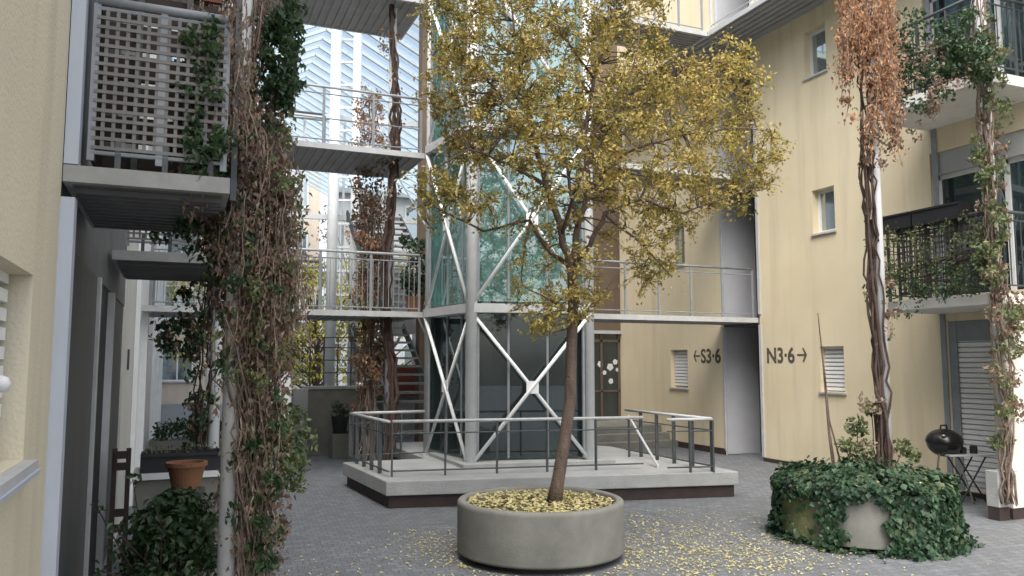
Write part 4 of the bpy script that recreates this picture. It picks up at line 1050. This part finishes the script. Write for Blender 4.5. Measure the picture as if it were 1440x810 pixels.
# ------------------------------------------------------------------ left ground things
random.seed(40)
# low concrete wall / raised bed with things on top
WZ = .86
c0 = at(182, 690, D=6.6); 
bed = empty('raised_bed', (0.0, 6.9, 0), 'low grey concrete raised bed beside the left doors', 'planter')
box('wall', M['concrete'], bed, -.28, .42, 7.15, 7.6, 0, WZ, bevel=.01)
box('coping', M['white_paint'], bed, -.30, .44, 7.12, 7.63, WZ + .003, WZ + .05)
trough((-.24, 7.3), (.36, 7.3), WZ + .053, 'black trough with small plants standing on the raised bed', w=.26, h=.15)
b = MB()
for i in range(9): p = (-.2 + i * .065, 7.3 + U(-.05, .05), WZ + .22); blob_leaves(b, p, .05, 12, .03, 0)
tg = empty('trough_plants', (0, 7.3, WZ + .2), 'row of tiny seedlings in the black trough on the raised bed', 'plant'); b.build('foliage', M['green_pale'], tg)
pc = at(262, 668, D=6.2)
pot = empty('terracotta_pot', tuple(pc - Vector((0, 0, .10))), 'orange terracotta bowl beside the shrub on the left', 'pot')
stz = pc.z - .10
MB().lathe(pc - Vector((0, 0, .10)), [(.001, 0), (.10, 0), (.135, .17), (.15, .17), (.15, .20), (.125, .20), (.12, .17), (.001, .16)], 28).build('bowl', M['terracotta'], pot, smooth=False)
stt = empty('plant_stand', (pc.x, pc.y, 0), 'dark slim stand carrying the terracotta bowl', 'stand')
MB().lathe((pc.x, pc.y, 0), [(.001, stz - .03), (.14, stz - .03), (.14, stz - .002), (.001, stz - .002)], 24).build('top', M['dark_steel'], stt)
for k in range(3): a = k * 2 * PI / 3; MB().bar((pc.x + .1 * math.cos(a), pc.y + .1 * math.sin(a), stz - .03), (pc.x + .14 * math.cos(a), pc.y + .14 * math.sin(a), 0), .02).build('leg', M['dark_steel'], stt)
# dark folded chair leaning near the opening
fc = at(168, 700, D=6.4)
ch = empty('folding_chair', (fc.x, fc.y, 0), 'dark brown folded chair standing by the black opening on the left', 'chair')
for dx in (-.05, .05):
    MB().bar((fc.x + dx, fc.y, 0), (fc.x + dx, fc.y + .06, 1.12), .035).build('leg', M['dkwood'], ch)
for z in (.5, .62, .98, 1.07): MB().bar((fc.x - .05, fc.y + .03, z), (fc.x + .05, fc.y + .03, z), .02, .06).build('slat', M['dkwood'], ch)
# green shrub
def shrub(label, c, w, h, n, m, size, seed, nleaf=30, grp=None):
    random.seed(seed); t = empty('shrub', (c.x, c.y, 0), label, 'shrub', grp); b = MB(); s_ = MB()
    for _ in range(n):
        a = U(0, 2 * PI); r_ = w * math.sqrt(R()); z = h * (.15 + .85 * R()); r_ *= math.sqrt(max(.1, 1 - (z / h) ** 3)); p = Vector((c.x + r_ * math.cos(a), c.y + r_ * math.sin(a), z)); blob_leaves(b, p, .09, nleaf, size, .1, nrmout=True)
        s_.tube(wiggle((c.x, c.y, .02), p, 3, .05), .005, 4, False)
    for _ in range(26):
        a = U(0, 2 * PI); q = Vector((c.x + w * U(.5, 1.25) * math.cos(a), c.y + w * U(.5, 1.25) * math.sin(a), h * U(.45, 1.14))); blob_leaves(b, q, .055, 12, size * .8, .1); s_.tube(wiggle((c.x, c.y, h * .4), q, 4, .08), .004, 4, False)
    b.build('foliage', M[m], t); s_.build('stem', M['stem_d'], t)
sc_ = at(245, 740, D=4.75)
shrub('glossy dark green shrub at the bottom left in front of the raised bed', sc_, .36, 1.0, 210, 'green_dark', .055, 41, 34)
q = at(232, 620, D=14.5); 
hb2 = empty('raised_bed', (q.x, q.y, 0), 'far low raised bed with clipped hedge at the end of the left passage', 'planter')
box('wall', M['concrete'], hb2, XL + .1, 1.6, 14.9, 15.3, 0, .48)
b = MB()
for _ in range(60): blob_leaves(b, (U(XL + .2, 1.5), U(14.95, 15.25), U(.5, .75)), .13, 24, .07, 0)
b.build('foliage', M['green_dark'], hb2)
# white sheet-like panel behind the left vine
q = at(392, 560, D=12.2); q2 = at(392, 598, D=12.2)
wp = empty('white_screen', (q.x, q.y, 0), 'white weathered screen panel behind the big left vine', 'screen')
box('panel', M['white_paint'], wp, q.x - .17, q.x + .17, q.y, q.y + .03, q2.z, q2.z + .80); 
for dx in (-.14, .12): box('leg', M['pale_steel'], wp, q.x + dx, q.x + dx + .03, q.y + .031, q.y + .06, 0, q2.z + .7)

# ------------------------------------------------------------------ kettle grill, table, plinth at right
kc = at(1328, 622, D=10.5)
kg = empty('kettle_grill', (kc.x, kc.y, 0), 'black round kettle barbecue in front of the white roller shutter', 'barbecue')
r_ = .215
MB().lathe(kc, [(.001, -r_ * .85)] + [(r_ * math.cos(a), r_ * .85 * math.sin(a)) for a in [(-80 + 10 * i) * PI / 180 for i in range(9)]] + [(r_ * 1.03, .0)], 36).build('bowl', M['black'], kg, smooth=True)
li = MB().lathe(kc, [(r_ * 1.04, .004), (r_ * 1.05, .02)] + [(r_ * 1.03 * math.cos(a), .02 + r_ * .72 * math.sin(a)) for a in [(10 * i) * PI / 180 for i in range(1, 9)]] + [(.001, .02 + r_ * .72)], 36).build('lid', M['black'], kg, smooth=True)
MB().tube([kc + Vector((-.06, 0, r_ * .74)), kc + Vector((-.05, 0, r_ * .74 + .06)), kc + Vector((.05, 0, r_ * .74 + .06)), kc + Vector((.06, 0, r_ * .74))], .012, 8).build('handle', M['black_matt'], li)
MB().lathe(kc + RT * -.1 + FH * -.18 + Vector((0, 0, .10)), [(.001, .02), (.03, .015), (.035, 0), (.001, -.001)], 14).build('vent', M['steel_bright'], li)
for k in range(3):
    a = 1.2 + k * 2 * PI / 3
    MB().tube([kc + Vector((.13 * math.cos(a), .13 * math.sin(a), -.14)), Vector((kc.x + .30 * math.cos(a), kc.y + .30 * math.sin(a), .01))], .012, 8).build('leg', M['steel_bright'], kg)
MB().lathe(Vector((kc.x, kc.y, .32)), [(.001, 0), (.16, .01), (.17, .03), (.001, .02)], 20).build('ash_tray', M['pale_steel'], kg)
tc_ = at(1358, 640, D=10.45)
ft = empty('folding_table', (tc_.x, tc_.y, 0), 'small folding camp table with crossed dark legs beside the kettle barbecue', 'table')
tz = tc_.z; ex = RT * .30; ey = FH * .17
def q4_(a, b_, z): return Vector((tc_.x, tc_.y, z)) + ex * a + ey * b_
MB().prism([tuple(q4_(-1, -1, 0))[:2], tuple(q4_(1, -1, 0))[:2], tuple(q4_(1, 1, 0))[:2], tuple(q4_(-1, 1, 0))[:2]], tz, tz + .02).build('top', M['pale_steel'], ft)
for s_ in (-1, 1):
    for k in (-1, 1): MB().tube([q4_(-.6 * k, s_ * .8, tz), q4_(.6 * k, s_ * .8 + .06 * k, .01)], .011, 6).build('leg', M['black_matt'], ft)
random.seed(50)
items = MB()
for i, (u, s_) in enumerate(((-.5, .05), (-.1, .04), (.35, .045))): items.lathe(q4_(u, 0, tz + .022), [(.001, 0), (s_, 0), (s_, .05 + .02 * i), (s_ * .8, .06 + .02 * i), (.001, .06 + .02 * i)], 14)
tag(items.build('grill_tins', M['black_matt']), 'dark tins standing on the folding camp table', 'tins')
pl = empty('wall_pier', (8.95, 6.2, 0), 'pale square pier with dark foot at the right edge under the vine', 'pier')
c = at(1412, 720, D=9.3)
box('pier', M['concrete_l'], pl, c.x - .07, c.x + .12, c.y + .0, c.y + .16, .15, .56, bevel=.01); box('foot', M['plinth'], pl, c.x - .06, c.x + .11, c.y + .01, c.y + .15, 0, .148)
sp = empty('side_wall', (9.6, 6.0, 0), 'light grey screen wall segment at the right edge behind the vine', 'wall')
box('panel', M['white_wall'], sp, c.x + .16, XR - .004, c.y + .0, c.y + .12, .13, 2.3); box('skirting', M['plinth'], sp, c.x + .16, XR - .004, c.y + .01, c.y + .11, 0, .128)
# gas bottle-like bucket near the grill
# ------------------------------------------------------------------ tidy
SC.render.resolution_x = 1024; SC.render.resolution_y = 576
